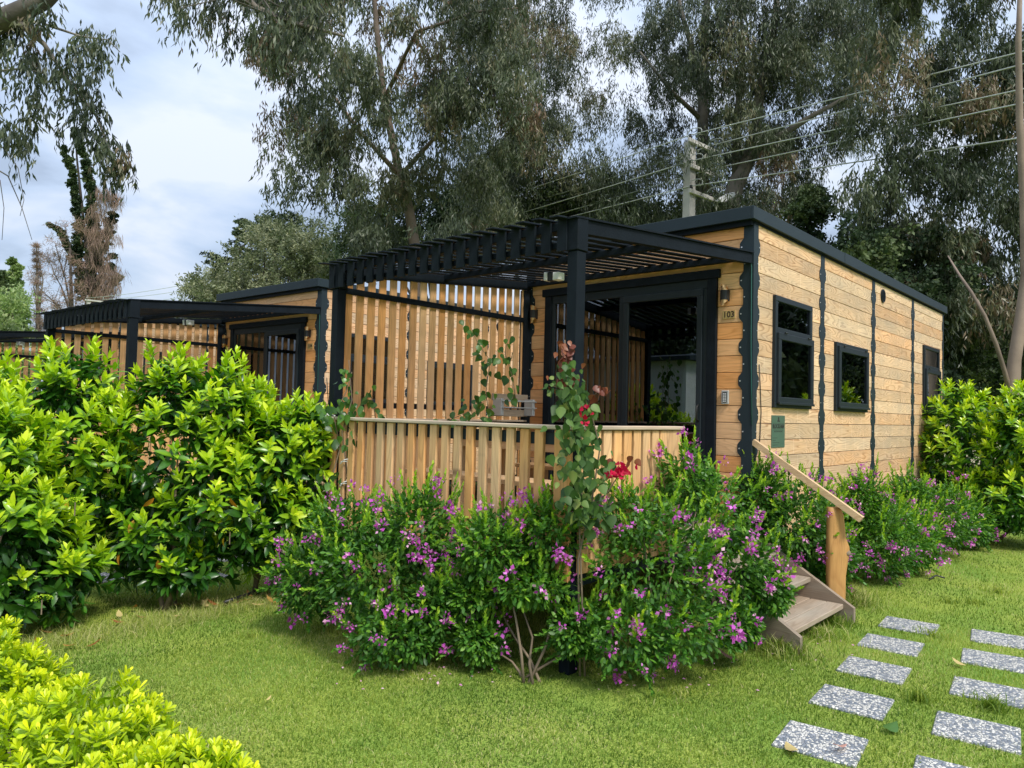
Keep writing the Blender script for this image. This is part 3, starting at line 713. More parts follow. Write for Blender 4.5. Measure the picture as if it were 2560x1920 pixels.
def make_number(h, txt, label):
    t = thing('number_plate', label, 'sign', house_pt(h, -.0005, .217, 2.452), 0 if h is None else h['rz'])
    part('plate', MB().box(-.006, 0, -.059, .059, -.036, .036, .001), M['brassplate'], t)
    o = obj('digits', text_mesh(txt, .072, M['ink'], offset=.0022), t, (-.0072, 0, 0)); o.rotation_euler = (math.pi/2, 0, -math.pi/2); o.scale = (1.0, 1.0, 1)
    mb = MB()
    for a in (-.0555, .0545): mb.box(-.0068, -.0061, a, a+.001, -.033, .033)
    for a in (-.0335, .0325): mb.box(-.0068, -.0061, -.0545, .0545, a, a+.001)
    part('border_line', mb, M['ink'], t)
make_number(None, '103', 'brass plate with the number 103 under the wall lamp')
make_number(H2, '104', 'small brass plate with the number 104 on the middle house')
kt = thing('keypad', 'silver access keypad on the planks right of the glass door', 'keypad', (-.001, .2365, 1.73))
part('housing', MB().box(-.022, 0, -.033, .033, -.060, .060, .004), M['galv'], kt)
part('key_panel', MB().box(-.025, -.0225, -.020, .020, -.047, .047, .001), M['cable'], kt)
km = MB()
for i in range(6):
    for j in range(2): km.box(-.027, -.0252, -.014+j*.016, -.002+j*.016, -.040+i*.0135, -.031+i*.0135)
part('key', km, M['white'], kt)
pt = thing('plaque', 'green metal plaque lettered BLOCKHAN under the tall window', 'sign', (.5545, -.001, 1.440))
part('plate', MB().box(-.147, .147, -.005, 0, -.1445, .1445, .001), M['plaque'], pt)
o = obj('lettering', text_mesh('BLOCKHAN', .058, M['plaqueink'], offset=.0008), pt, (0, -.0062, .045)); o.rotation_euler = (math.pi/2, 0, 0); o.scale = (.82, .95, 1)
pm = MB(); pm.box(-.115, .115, -.0058, -.0051, .073, .0745)
pm.prism([(-.030, .088), (.032, .086), (.030, .096), (.012, .101), (.016, .118), (.010, .130), (-.006, .131), (-.012, .120), (-.010, .108), (-.024, .098)], -.0060, -.0051, 'y')
part('emblem', pm, M['plaqueink'], pt)
pm = MB()
for i in range(9): pm.box(-.105+i*.0235, -.105+i*.0235+.016, -.0058, -.0051, .0100, .0140)
for i in range(7): pm.box(-.095+i*.027, -.095+i*.027+.020, -.0058, -.0051, -.005, .0015)
for i, l in enumerate((.11, .07, .15, .12)): pm.box(-.128, -.128+l, -.0058, -.0051, -.060-i*.021, -.057-i*.021)
part('fine_print', pm, M['plaqueink'], pt)
# folding drying rack on the screen
rk = thing('drying_rack', 'small grey folding drying rack hung on the slatted screen by the door', 'rack', (-.40, 2.425, 1.62))
for z in (-.075, .085): part('back_board', MB().box(-.26, .28, -.012, .008, z-.035, z+.035, .003), M['step'], rk)
for x in (-.235, .245):
    mb = MB()
    for j in range(4): mb.box(x-.025+j*.016, x-.013+j*.016, -.13+j*.006, -.015, -.10, .07, .002)
    part('bracket', mb, M['galv'], rk)
mb = MB()
for y, z in ((-.13, .045), (-.13, -.02), (-.09, .05)): mb.tube([(-.25, y, z), (.28, y, z)], .006, 8)
part('rod', mb, M['galv'], rk)
# picnic table and bench on the deck
tb = thing('deck_table', 'pine table standing behind the slat railing', 'table', (-1.35, 1.15, .627))
for i in range(5): boxpart('table_board', (.135, 1.75, .034), M['table'], tb, (-.29+i*.142, 0, .735))
for sx in (-.27, .27):
    for sy in (-.72, .72): boxpart('leg', (.07, .07, .70), M['tablex'], tb, (sx, sy, .36))
for sx in (-.27, .27): boxpart('apron', (.025, 1.40, .085), M['table'], tb, (sx*1.12, 0, .672))
bn = thing('deck_bench', 'pine bench between table and slat railing', 'bench', (-2.02, 1.15, .627))
for i in range(2): boxpart('seat_board', (.135, 1.65, .034), M['table'], bn, (-.07+i*.142, 0, .43))
for sy in (-.62, .62): boxpart('leg', (.22, .05, .41), M['tablex'], bn, (0, sy, .207))
bn = thing('deck_bench', 'second pine bench, on the far side of the deck table', 'bench', (-.68, 1.15, .627))
for i in range(2): boxpart('seat_board', (.135, 1.65, .034), M['table'], bn, (-.07+i*.142, 0, .43))
for sy in (-.62, .62): boxpart('leg', (.22, .05, .41), M['tablex'], bn, (0, sy, .207))

# ------------------------------------------------------------------ ground, lawn, path
g = 1500.0
V = []; 
F = []
n = 60; xs = np.concatenate([[-g], np.linspace(-25, 35, n), [g]]); 
V = [(x, y, 0) for y in np.concatenate([[-g], np.linspace(-30, 40, n), [g]]) for x in xs]; k = len(xs)
F = [(j*k+i, j*k+i+1, (j+1)*k+i+1, (j+1)*k+i) for j in range(k-1) for i in range(k-1)]
struct(obj('ground', npmesh('ground', V, F, M['ground'])))

tiles = []
for (x, y) in ((.24, -1.16), (-.386, -1.20), (-1.03, -1.275), (-1.68, -1.346), (-2.34, -1.41)): tiles.append((x, y))
for x, y in ((.37-.02, -1.735), (-.25, -1.79), (-.945, -1.87), (-1.635, -1.93), (-2.30, -1.99)): tiles.append((x, y))
h2 = []
for x, y in tiles[:5]:
    h2.append(house_pt(H2, x-.3, y, 0)[:2]); 
for x, y in ((-3.0, -1.47), (-3.65, -1.5)): h2.append(house_pt(H2, x-.3, y, 0)[:2])
for x, y in tiles[5:]: h2.append(house_pt(H2, x-.3, y+.0, 0)[:2])
slab = MB().box(-.175, .175, -.185, .185, -.03, .012, .005).mesh('paving_slab', M['pebble'])
alltiles = []
rows = ['nearest', 'second', 'third', 'fourth', 'farthest']
def slab_obj(x, y, label, grp):
    o = obj('paving_slab', slab, None, (x, y, 0)); o.rotation_euler = (0, 0, math.radians(7)+random.uniform(-.05, .05)); tag(o, label, 'paving slab', grp); alltiles.append((x, y))
for i, (x, y) in enumerate(tiles[:5]): slab_obj(x, y, 'square pebble slab in the lawn, %s from the steps in the left column of the path' % ['first', 'second', 'third', 'fourth', 'fifth'][i], 'pebble slabs of the stepping path')
for i, (x, y) in enumerate(tiles[5:]): slab_obj(x, y, 'square pebble slab by the right edge of the picture, %s row counted from the house' % ['first', 'second', 'third', 'fourth', 'fifth'][i], 'pebble slabs of the stepping path')
for i, (x, y) in enumerate(h2): slab_obj(x, y, 'pebble slab of the path behind the tall hedge', 'pebble slabs behind the hedge')

def blades(P, length, width, tone, lean=.5, bend=True, zdir=None):
    """P (N,3) roots -> tapered blades"""
    N_ = len(P); an = RNG.uniform(0, 2*math.pi, N_); le = np.abs(RNG.normal(0, lean, N_)).clip(0, 1.2)
    d = np.stack([np.cos(an)*np.sin(le), np.sin(an)*np.sin(le), np.cos(le)], 1)
    sa = RNG.uniform(0, 2*math.pi, N_); s = np.stack([np.cos(sa), np.sin(sa), np.zeros(N_)], 1)*(width*.5)[:, None]
    Ln = length[:, None]
    if bend:
        mid = P+d*Ln*.55; tip = P+d*Ln*.95+np.stack([np.cos(an), np.sin(an), -np.full(N_, .5)], 1)*Ln*.22
        V = np.stack([P-s, P+s, mid+s*.8, mid-s*.8, tip], 1).reshape(-1, 3)
        b = np.arange(N_)[:, None]*5
        F = np.concatenate([b+np.array([[0, 1, 2]]), b+np.array([[0, 2, 3]]), b+np.array([[3, 2, 4]])], 0); T = np.repeat(tone, 5)
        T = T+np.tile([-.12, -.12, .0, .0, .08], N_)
    else:
        tip = P+d*Ln; V = np.stack([P-s, P+s, tip], 1).reshape(-1, 3); F = np.arange(N_*3).reshape(-1, 3); T = np.repeat(tone, 3)
    return V, F, T
from mathutils import noise as mnoise
def vnoise(x, y, s, off=0.0):
    """cheap smooth value noise on numpy arrays"""
    X = x*s+off; Y = y*s+off*1.7; xi = np.floor(X); yi = np.floor(Y); fx = X-xi; fy = Y-yi
    fx = fx*fx*(3-2*fx); fy = fy*fy*(3-2*fy)
    def h(a, b):
        v = np.sin(a*127.1+b*311.7)*43758.5453; return v-np.floor(v)
    return (h(xi, yi)*(1-fx)+h(xi+1, yi)*fx)*(1-fy)+(h(xi, yi+1)*(1-fx)+h(xi+1, yi+1)*fx)*fy
def lawn():
    n1_, n2_ = 190000, 230000
    r1 = np.sqrt(RNG.uniform(1.7**2, 5.2**2, n1_))
    u = RNG.uniform(0, 1, n2_); r2 = 1/(1/5.2-u*(1/5.2-1/30.))
    r = np.concatenate([r1, r2]); th = YAW+RNG.uniform(-.80, .80, n1_+n2_)
    x = CAM[0]+r*np.cos(th); y = CAM[1]+r*np.sin(th)
    keep = ~((x > .05) & (x < 6.8) & (y > .05) & (y < 2.5))
    for h in (H2, H3):
        c, s = math.cos(-h['rz']), math.sin(-h['rz']); a = x-h['loc'][0]; b = y-h['loc'][1]; lx = c*a-s*b; ly = s*a+c*b
        keep &= ~((lx > .05) & (lx < 6.8) & (ly > .05) & (ly < 2.5))
    for (tx, ty) in alltiles:
        keep &= ~((np.abs(x-tx) < .165+RNG.uniform(-.02, .02, len(x))) & (np.abs(y-ty) < .175+RNG.uniform(-.02, .02, len(x))))
    big = vnoise(x, y, 1.3)*.5+vnoise(x, y, 3.1, 5)*.3+vnoise(x, y, 8, 9)*.2
    # thin under the hedges
    under = ((x+1.5)**2*.0+(np.abs(y-(-.25)) < .25)*(x > -2.8)*(x < 3))
    keep &= ~((under > 0) & (RNG.uniform(0, 1, len(x)) < .5))
    x, y, r, big = x[keep], y[keep], r[keep], big[keep]
    nn = len(x); near = r < 5.2
    ln = (.016+.014*RNG.uniform(0, 1, nn))*(.75+.7*big); wd = .0035*np.maximum(1, r/5)*(.8+.5*RNG.uniform(0, 1, nn))
    ln = ln*np.maximum(1, (r/7))**.35
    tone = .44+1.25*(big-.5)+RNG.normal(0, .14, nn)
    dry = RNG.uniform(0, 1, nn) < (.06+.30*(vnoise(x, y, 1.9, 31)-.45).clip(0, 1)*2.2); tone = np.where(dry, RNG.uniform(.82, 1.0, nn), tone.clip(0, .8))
    P = np.stack([x, y, np.full(nn, -.002)], 1)
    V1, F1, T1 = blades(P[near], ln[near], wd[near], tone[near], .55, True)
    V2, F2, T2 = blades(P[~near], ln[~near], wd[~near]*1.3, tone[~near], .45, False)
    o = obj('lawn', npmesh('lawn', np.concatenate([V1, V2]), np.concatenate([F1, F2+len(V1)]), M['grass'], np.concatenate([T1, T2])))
    o['kind'] = 'stuff'; tag(o, 'short mown green grass with paler dry patches', 'grass')
lawn()
def tuft(x, y, n, ln, spread, tone0, label, lean=.6, name='grass_tuft', drycol=0.0):
    rr = np.abs(RNG.normal(0, spread, n)); an = RNG.uniform(0, 6.283, n)
    P = np.stack([rr*np.cos(an), rr*np.sin(an), np.full(n, -.003)], 1)
    tone = np.where(RNG.uniform(0, 1, n) < drycol, RNG.uniform(.85, 1, n), tone0+RNG.normal(0, .1, n))
    V, F, T = blades(P, ln*RNG.uniform(.5, 1.1, n), np.full(n, .006), tone, lean, True)
    o = obj(name, npmesh(name, V, F, M['grass'], T), None, (x, y, 0)); tag(o, label, 'grass tuft', 'longer grass tufts'); return o
def gp(px, py):
    d = CF+(px-1280)/FPX*CR+(960-py)/FPX*CU; t = -CAM[2]/d[2]; P = CAM+t*d; return P[0], P[1]
for (px, py, nn_, l_, s_, t_, lb, dr) in (
    (2085, 1560, 420, .12, .12, .42, 'green weedy grass tuft below the lowest step', .1),
    (2300, 1752, 150, .10, .05, .35, 'dark green grass tuft between the two slab columns', .0),
    (2480, 1772, 170, .10, .07, .35, 'grass tuft at the edge of the slab nearest the right border', .0),
    (2490, 1482, 130, .10, .08, .70, 'bright yellow green tuft in the far lawn at right', .0),
    (2440, 1510, 110, .08, .08, .62, 'light green tuft in the lawn, lower of two at right', .0),
    (2370, 1508, 90, .08, .07, .62, 'light green tuft in the lawn left of the far pair', .0),
    (1955, 1632, 700, .15, .15, .40, 'long straw mixed grass at the left foot of the steps', .35),
    (2125, 1510, 900, .20, .13, .40, 'long dry grass round the foot of the handrail post', .5),
    (2040, 1590, 420, .10, .13, .45, 'grass growing before the lowest step', .2),
    (2330, 1590, 140, .07, .10, .50, 'low tuft on the rim of the farthest slab', .1),
    (620, 1592, 90, .06, .06, .70, 'pale yellow green weed tuft in the lawn below the hedge', .0),
    (1700, 1740, 120, .05, .12, .62, 'sparse light weeds in the lawn below the flowering bush', .1)):
    x, y = gp(px, py); tuft(x, y, nn_, l_, s_, t_, lb, drycol=dr)
# straw under hedge
def straw():
    n = 5200; t = RNG.uniform(0, 1, n)
    A = np.array(gp(0, 1640)); B = np.array(gp(700, 1500)); c = A[None]+(B-A)[None]*t[:, None]; c += RNG.normal(0, .13, (n, 2))
    P = np.concatenate([c, np.full((n, 1), .004)], 1)
    V, F, T = blades(P, RNG.uniform(.04, .11, n), np.full(n, .003), RNG.uniform(.6, 1.0, n), 1.3, True)
    o = obj('dry_straw', npmesh('dry_straw', V, F, M['grass'], T)); o['kind'] = 'stuff'; tag(o, 'dry cut grass and straw under the tall hedge', 'straw')
straw()

# ------------------------------------------------------------------ leaves and bushes
def nrm(v): return v/(np.linalg.norm(v, axis=-1, keepdims=True)+1e-9)
def scatter(tv, tf, O, D, Nn, S, tone, tt=None):
    """put template verts (x side, y along, z normal) on every origin"""
    D = nrm(D); X = nrm(np.cross(D, Nn)); Z = np.cross(X, D)
    V = O[:, None]+(tv[None, :, 0:1]*X[:, None]+tv[None, :, 1:2]*D[:, None]+tv[None, :, 2:3]*Z[:, None])*S[:, None, None]
    nv = len(tv); F = (np.arange(len(O))[:, None, None]*nv+tf[None]).reshape(-1, 3)
    T = np.repeat(tone, nv)
    if tt is not None: T = T+np.tile(tt, len(O))
    return V.reshape(-1, 3), F, T
def leaf_template(width, fold=.15, curl=.15, stations=((.0, .12), (.25, .8), (.5, 1.0), (.75, .72))):
    V = []; tt = []
    for y, w_ in stations:
        z = -curl*y*y
        V += [(-width*w_/2, y, z+fold*width*w_), (0, y, z), (width*w_/2, y, z+fold*width*w_)]
        tt += [0, .10, 0]
    V.append((0, 1, -curl)); tt.append(.0); F = []
    ns = len(stations)
    for i in range(ns-1):
        for j in (0, 1):
            a = i*3+j; F += [(a, a+1, a+4), (a, a+4, a+3)]
    a = (ns-1)*3; F += [(a, a+1, a+3), (a+1, a+2, a+3)]
    return np.array(V), np.array(F), np.array(tt)
QUAD = (np.array([(0, 0, 0), (-.5, .42, .06), (.5, .42, .06), (0, 1, -.05)]), np.array([(0, 2, 1), (1, 2, 3)]))
def quad(width): 
    v = QUAD[0].copy(); v[:, 0] *= width; return v, QUAD[1]
def shoot(npairs, leaf, tv, tf, tt, stem, t_lo, t_hi, tipup=1.0, spiral=False, mtl=None, name='leafy_shoot', jitter=.25):
    O = []; D = []; Nn = []; S = []; T = []; a0 = RNG.uniform(0, 6.28)
    for i in range(npairs):
        f = i/max(1, npairs-1); z = stem*(.15+.85*f)
        tilt = .25+(1-f)*.95*tipup
        for k in ((0,) if spiral else (0, math.pi)):
            an = a0+k+(i*2.4 if spiral else (i % 2)*math.pi/2)+RNG.normal(0, .2)
            dr = np.array([math.cos(an)*math.sin(tilt), math.sin(an)*math.sin(tilt), math.cos(tilt)])+RNG.normal(0, jitter*.5, 3)
            O.append((0, 0, z)); D.append(dr); Nn.append(np.array([-math.cos(an)*math.cos(tilt), -math.sin(an)*math.cos(tilt), math.sin(tilt)])+RNG.normal(0, .1, 3))
            S.append(leaf*(1.0-.35*f)*RNG.uniform(.8, 1.12)); T.append(t_lo+(t_hi-t_lo)*f+RNG.normal(0, .05))
    V, F, TT = scatter(tv, tf, np.array(O, float), np.array(D), np.array(Nn), np.array(S), np.array(T), tt)
    me = npmesh(name, V, F, mtl, TT.clip(0, 1)); return me
lv, lf, ltt = leaf_template(.38, .16, .22)
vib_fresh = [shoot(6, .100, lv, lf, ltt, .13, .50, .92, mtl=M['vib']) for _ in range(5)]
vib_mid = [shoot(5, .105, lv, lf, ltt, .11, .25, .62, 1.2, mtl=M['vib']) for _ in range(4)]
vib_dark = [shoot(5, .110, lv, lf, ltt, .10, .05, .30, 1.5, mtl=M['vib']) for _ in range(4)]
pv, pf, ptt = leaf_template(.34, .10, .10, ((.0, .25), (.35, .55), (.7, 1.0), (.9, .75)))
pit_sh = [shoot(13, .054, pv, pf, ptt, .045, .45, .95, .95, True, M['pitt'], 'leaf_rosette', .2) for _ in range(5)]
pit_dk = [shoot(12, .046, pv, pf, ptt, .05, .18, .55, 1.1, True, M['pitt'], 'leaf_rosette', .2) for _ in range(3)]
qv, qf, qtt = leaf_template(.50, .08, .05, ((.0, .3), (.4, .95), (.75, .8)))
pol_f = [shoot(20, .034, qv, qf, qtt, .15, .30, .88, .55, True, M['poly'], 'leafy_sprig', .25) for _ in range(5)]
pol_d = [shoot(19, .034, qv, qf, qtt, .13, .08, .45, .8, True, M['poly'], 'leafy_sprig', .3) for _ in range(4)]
def flower():
    n = 13; O = RNG.normal(0, .010, (n, 3)); D = nrm(O+np.array([0, 0, .008]))+RNG.normal(0, .3, (n, 3))
    v, f = quad(.8); V, F, T = scatter(v, f, O, D, RNG.normal(0, 1, (n, 3)), RNG.uniform(.012, .022, n), RNG.uniform(0.1, .95, n)**1.3)
    return npmesh('flower_cluster', V, F, M['petal'], T)
flowers = [flower() for _ in range(5)]
def orient(d, spin):
    q = Vector(d).to_track_quat('Z', 'Y'); e_ = (q @ __import__('mathutils').Quaternion((0, 0, 1), spin)).to_euler(); return e_
def blob_points(blobs, n, zmin, jitter=.08, view=None, allow=.92):
    """points on the joint outer surface of ellipsoids (cx,cy,cz,rx,ry,rz) with outward normals"""
    out = []; w_ = np.array([b[3]*b[5] for b in blobs]); w_ = w_/w_.sum()
    while len(out) < n:
        b = blobs[RNG.choice(len(blobs), p=w_)]; d = RNG.normal(0, 1, 3); d /= np.linalg.norm(d)
        p = np.array(b[:3])+d*np.array(b[3:])*(1+RNG.normal(0, jitter))
        if p[2] < zmin: continue
        ok = True
        for c in blobs:
            if c is b: continue
            if np.sum(((p-np.array(c[:3]))/np.array(c[3:]))**2) < allow**2: ok = False; break
        if not ok: continue
        nn_ = d/np.array(b[3:]); out.append((p, nn_/np.linalg.norm(nn_)))
    return out
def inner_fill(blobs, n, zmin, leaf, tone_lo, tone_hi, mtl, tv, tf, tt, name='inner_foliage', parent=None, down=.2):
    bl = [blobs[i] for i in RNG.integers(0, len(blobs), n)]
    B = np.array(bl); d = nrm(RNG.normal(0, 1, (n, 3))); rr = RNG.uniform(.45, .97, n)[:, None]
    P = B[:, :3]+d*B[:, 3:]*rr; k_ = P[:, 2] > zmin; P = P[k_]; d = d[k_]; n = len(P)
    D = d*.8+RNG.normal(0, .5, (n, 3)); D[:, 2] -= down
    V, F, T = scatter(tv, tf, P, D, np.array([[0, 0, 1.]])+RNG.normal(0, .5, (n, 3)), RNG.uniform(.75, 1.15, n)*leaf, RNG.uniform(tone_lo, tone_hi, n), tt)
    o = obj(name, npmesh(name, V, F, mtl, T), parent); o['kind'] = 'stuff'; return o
def bush(name, label, cat, base, blobs, n, kind, zmin, group, stems=4, nfill=2600, flowers_n=0, spike=0, light=.0):
    t = thing(name, label, cat, (base[0], base[1], 0), 0, group)
    pts = blob_points(blobs, n, zmin)
    zt = max(b[2]+b[5] for b in blobs)
    camd = CAM-np.array([base[0], base[1], 0])
    for i, (p, nn_) in enumerate(pts):
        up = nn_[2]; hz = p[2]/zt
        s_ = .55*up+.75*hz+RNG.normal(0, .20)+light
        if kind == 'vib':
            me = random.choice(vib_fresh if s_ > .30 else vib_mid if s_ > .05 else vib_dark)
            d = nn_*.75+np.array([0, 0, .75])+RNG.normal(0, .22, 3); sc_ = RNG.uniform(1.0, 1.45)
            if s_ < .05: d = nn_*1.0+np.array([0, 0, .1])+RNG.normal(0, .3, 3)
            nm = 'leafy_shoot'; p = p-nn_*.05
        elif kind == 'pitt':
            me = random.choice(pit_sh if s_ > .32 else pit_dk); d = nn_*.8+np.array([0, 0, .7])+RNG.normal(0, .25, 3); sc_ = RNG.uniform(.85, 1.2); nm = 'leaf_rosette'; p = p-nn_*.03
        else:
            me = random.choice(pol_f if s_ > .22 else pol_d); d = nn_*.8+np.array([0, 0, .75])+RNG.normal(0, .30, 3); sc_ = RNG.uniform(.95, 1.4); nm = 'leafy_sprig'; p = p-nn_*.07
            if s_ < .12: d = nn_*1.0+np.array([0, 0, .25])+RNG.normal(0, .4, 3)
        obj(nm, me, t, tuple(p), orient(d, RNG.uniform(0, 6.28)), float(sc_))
    for _ in range(int(spike*.55) if kind == 'poly' else spike):                                           # long upright new shoots
        p, nn_ = pts[RNG.integers(0, n)]
        if nn_[2] < .15: continue
        for j in range(3 if kind == 'poly' else 2):
            step_ = (.085 if kind == 'poly' else .09)
            dd = np.array([nn_[0]*.35, nn_[1]*.35, 1.0]); dd /= np.linalg.norm(dd)
            obj('leafy_sprig' if kind == 'poly' else 'leafy_shoot', random.choice(pol_f if kind == 'poly' else vib_fresh), t, tuple(p+dd*step_*j+RNG.normal(0, .006, 3)), orient(dd+RNG.normal(0, .08, 3), RNG.uniform(0, 6.28)), (1.1-.15*j) if kind == 'poly' else (1.0-.2*j))
    for _ in range(int(flowers_n*2.3)):
        p, nn_ = pts[RNG.integers(0, n)]
        if nn_ @ (camd/np.linalg.norm(camd)) < -.25: continue
        obj('flower_cluster', random.choice(flowers), t, tuple(p+nn_*RNG.uniform(.02, .08)+np.array([0, 0, RNG.uniform(0, .06)])), orient(nn_+RNG.normal(0, .4, 3), RNG.uniform(0, 6)), float(RNG.uniform(.95, 1.75)))
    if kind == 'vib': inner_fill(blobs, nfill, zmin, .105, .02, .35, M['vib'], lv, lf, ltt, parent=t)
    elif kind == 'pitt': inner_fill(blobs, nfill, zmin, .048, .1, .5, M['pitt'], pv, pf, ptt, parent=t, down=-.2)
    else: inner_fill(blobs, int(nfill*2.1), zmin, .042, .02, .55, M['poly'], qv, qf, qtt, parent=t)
    sm_ = stems
    for i in range(sm_):
        b = blobs[i % len(blobs)]; a = RNG.uniform(0, 6.28); s0 = np.array([.07*math.cos(a), .07*math.sin(a), -.02])
        e0 = np.array([b[0]+RNG.normal(0, b[3]*.3), b[1]+RNG.normal(0, b[4]*.3), b[2]+RNG.uniform(-.1, .3)*b[5]])
        mid = s0*.5+e0*.5+np.append(RNG.normal(0, .05, 2), -.02)
        r0 = {'vib': .020, 'pitt': .010, 'poly': .010}[kind]
        part('stem', MB().tube([s0, (s0+mid)/2+np.append(RNG.normal(0, .02, 2), 0), mid, e0], [r0, r0*.85, r0*.65, r0*.3], 7), M['twig'], t, smooth=True)
    return t
HV = 'tall bright green laurel-leaved bushes of the hedge'
# left hedge: three tall bushes with gaps at the ground
def rel(px, py, d, base):
    p = at(px, py, d); return (p[0]-base[0], p[1]-base[1], p[2])
def blobs_px(base, L_):
    out = []
    for (px, py, d, rw, rh) in L_:
        c = rel(px, py, d, base); out.append((c[0], c[1], c[2], rw, rw*.95, rh))
    return out
bA = gp(170, 1500)
bush('hedge_bush', 'tall laurel-leaved bush at the left edge with yellowed leaves low down', 'bush', bA, blobs_px(bA, [(150, 1100, 5.75, .46, .50), (60, 1290, 5.55, .50, .48), (240, 1215, 5.8, .34, .36), (185, 975, 5.8, .26, .28), (-60, 1080, 5.6, .42, .48)]), 300, 'vib', .34, HV, 5, 3200, spike=10)
bB = gp(430, 1520)
bush('hedge_bush', 'tallest laurel-leaved bush, in the middle of the hedge before the second pergola', 'bush', bB, blobs_px(bB, [(430, 1135, 5.9, .50, .50), (400, 1340, 5.8, .38, .36), (450, 1430, 5.7, .30, .16), (540, 1030, 5.95, .32, .36), (425, 990, 5.9, .24, .26), (560, 1260, 5.9, .46, .42)]), 300, 'vib', .18, HV, 5, 3200, spike=12)
bC = gp(655, 1480)
bush('hedge_bush', 'laurel-leaved bush at the right end of the hedge next to the railing', 'bush', bC, blobs_px(bC, [(690, 1160, 6.15, .42, .36), (640, 1085, 6.2, .32, .28), (700, 1320, 6.1, .38, .34), (765, 1110, 6.1, .22, .26)]), 260, 'vib', .26, HV, 4, 2400, spike=8)
bZ = gp(-40, 1620)
bush('hedge_bush', 'laurel-leaved bush cut by the left border, nearest to the yellow mounds', 'bush', bZ, blobs_px(bZ, [(20, 1340, 4.95, .36, .36), (-60, 1180, 5.0, .40, .42), (110, 1440, 5.05, .30, .24), (20, 1500, 4.9, .26, .22)]), 230, 'vib', .14, HV, 3, 2000)
# dry leaves on the hedge
def cards(name, parent, pts_, mtl, leaf, tone, tv=None, tf=None):
    pass
for (px, py, d) in ((100, 1240, 5.05), (165, 1245, 5.1), (185, 1365, 5.3), (385, 1245, 5.4), (335, 1300, 5.4), (560, 1345, 5.45), (575, 1245, 5.45), (300, 1380, 5.4), (90, 1590, 4.7), (30, 1600, 4.6), (395, 1400, 5.4)):
    p = at(px, py, d); v, f, T = scatter(lv, lf, np.zeros((1, 3)), np.array([[RNG.normal(0, .4), RNG.normal(0, .4), -1.]]), np.array([-CF+RNG.normal(0, .3, 3)]), np.array([.10]), np.array([RNG.uniform(0, 1)]), ltt)
    o = obj('yellowed_leaf', npmesh('yellowed_leaf', v, f, M['vibdry'], T.clip(0, 1)), None, tuple(p)); tag(o, 'yellow orange dying leaf hanging low in the '+('leftmost part' if px < 200 else 'middle part' if px < 450 else 'right part')+' of the hedge', 'leaf', 'yellowed leaves in the hedge')
def umbel(px, py, d, label):
    p = at(px, py, d); t = thing('flower_head', label, 'flower head', tuple(p), 0, 'unopened flower heads in the hedge'); n = 160
    q = RNG.normal(0, 1, (n, 3)); q = nrm(q); q[:, 2] = np.abs(q[:, 2])*.5; q *= .055
    v, f = quad(.9); V, F, T = scatter(v, f, q, q+RNG.normal(0, .02, (n, 3)), RNG.normal(0, 1, (n, 3)), np.full(n, .009), RNG.uniform(.6, 1, n))
    obj('buds', npmesh('buds', V, F, M['vib'], T), t)
    part('stalk', MB().tube([(0, 0, -.09), (0, 0, 0)], .004, 6), M['twig'], t)
umbel(188, 1255, 4.85, 'yellow green budding flower head in the left bush, upper one'); umbel(105, 1500, 4.6, 'yellow green budding flower head low in the leftmost bush'); umbel(575, 1330, 5.4, 'budding flower head low in the middle of the hedge')
# right hedge
bR = gp(2480, 1350)
bush('hedge_bush', 'laurel-leaved bush behind the far end of the nearest house', 'bush', bR, blobs_px(bR, [(2450, 1130, 10.2, .72, .62), (2390, 1060, 10.4, .42, .46), (2480, 1240, 9.9, .60, .40), (2370, 1170, 10.3, .40, .50)]), 300, 'vib', .22, 'laurel-leaved bushes at right', 4, 3000, light=.06)
bR2 = gp(2600, 1370)
bush('hedge_bush', 'laurel-leaved bush cut by the right border', 'bush', bR2, blobs_px(bR2, [(2590, 1120, 9.5, .62, .60), (2560, 1060, 9.6, .36, .42), (2560, 1260, 9.4, .55, .40)]), 240, 'vib', .22, 'laurel-leaved bushes at right', 4, 2500, light=.06)

GP = 'low yellow green dwarf shrubs'
for (lb, base, L_, n) in (
    ('yellow green clipped mound at the left border, below the hedge', gp(20, 1960), [(40, 1740, 3.35, .20, .19), (-60, 1720, 3.3, .24, .22), (60, 1800, 3.25, .17, .17)], 200),
    ('largest yellow green clipped mound, in the bottom left corner', gp(240, 2120), [(230, 1850, 2.85, .24, .21), (80, 1890, 2.75, .26, .20), (330, 1900, 2.8, .16, .16), (200, 1980, 2.6, .28, .20)], 300),
    ('yellow green clipped mound on the bottom border, rightmost one', gp(480, 2200), [(455, 1985, 2.55, .17, .15), (530, 1990, 2.55, .14, .13), (360, 2020, 2.5, .20, .17)], 230),
    ('small yellow green tuft of shrub at the left border under the hedge', gp(-10, 1720), [(-10, 1620, 4.05, .10, .13), (-50, 1640, 4.0, .14, .14)], 50)):
    bush('dwarf_shrub', lb, 'shrub', base, blobs_px(base, L_), n, 'pitt', .03, GP, 3, 2200, light=.12)

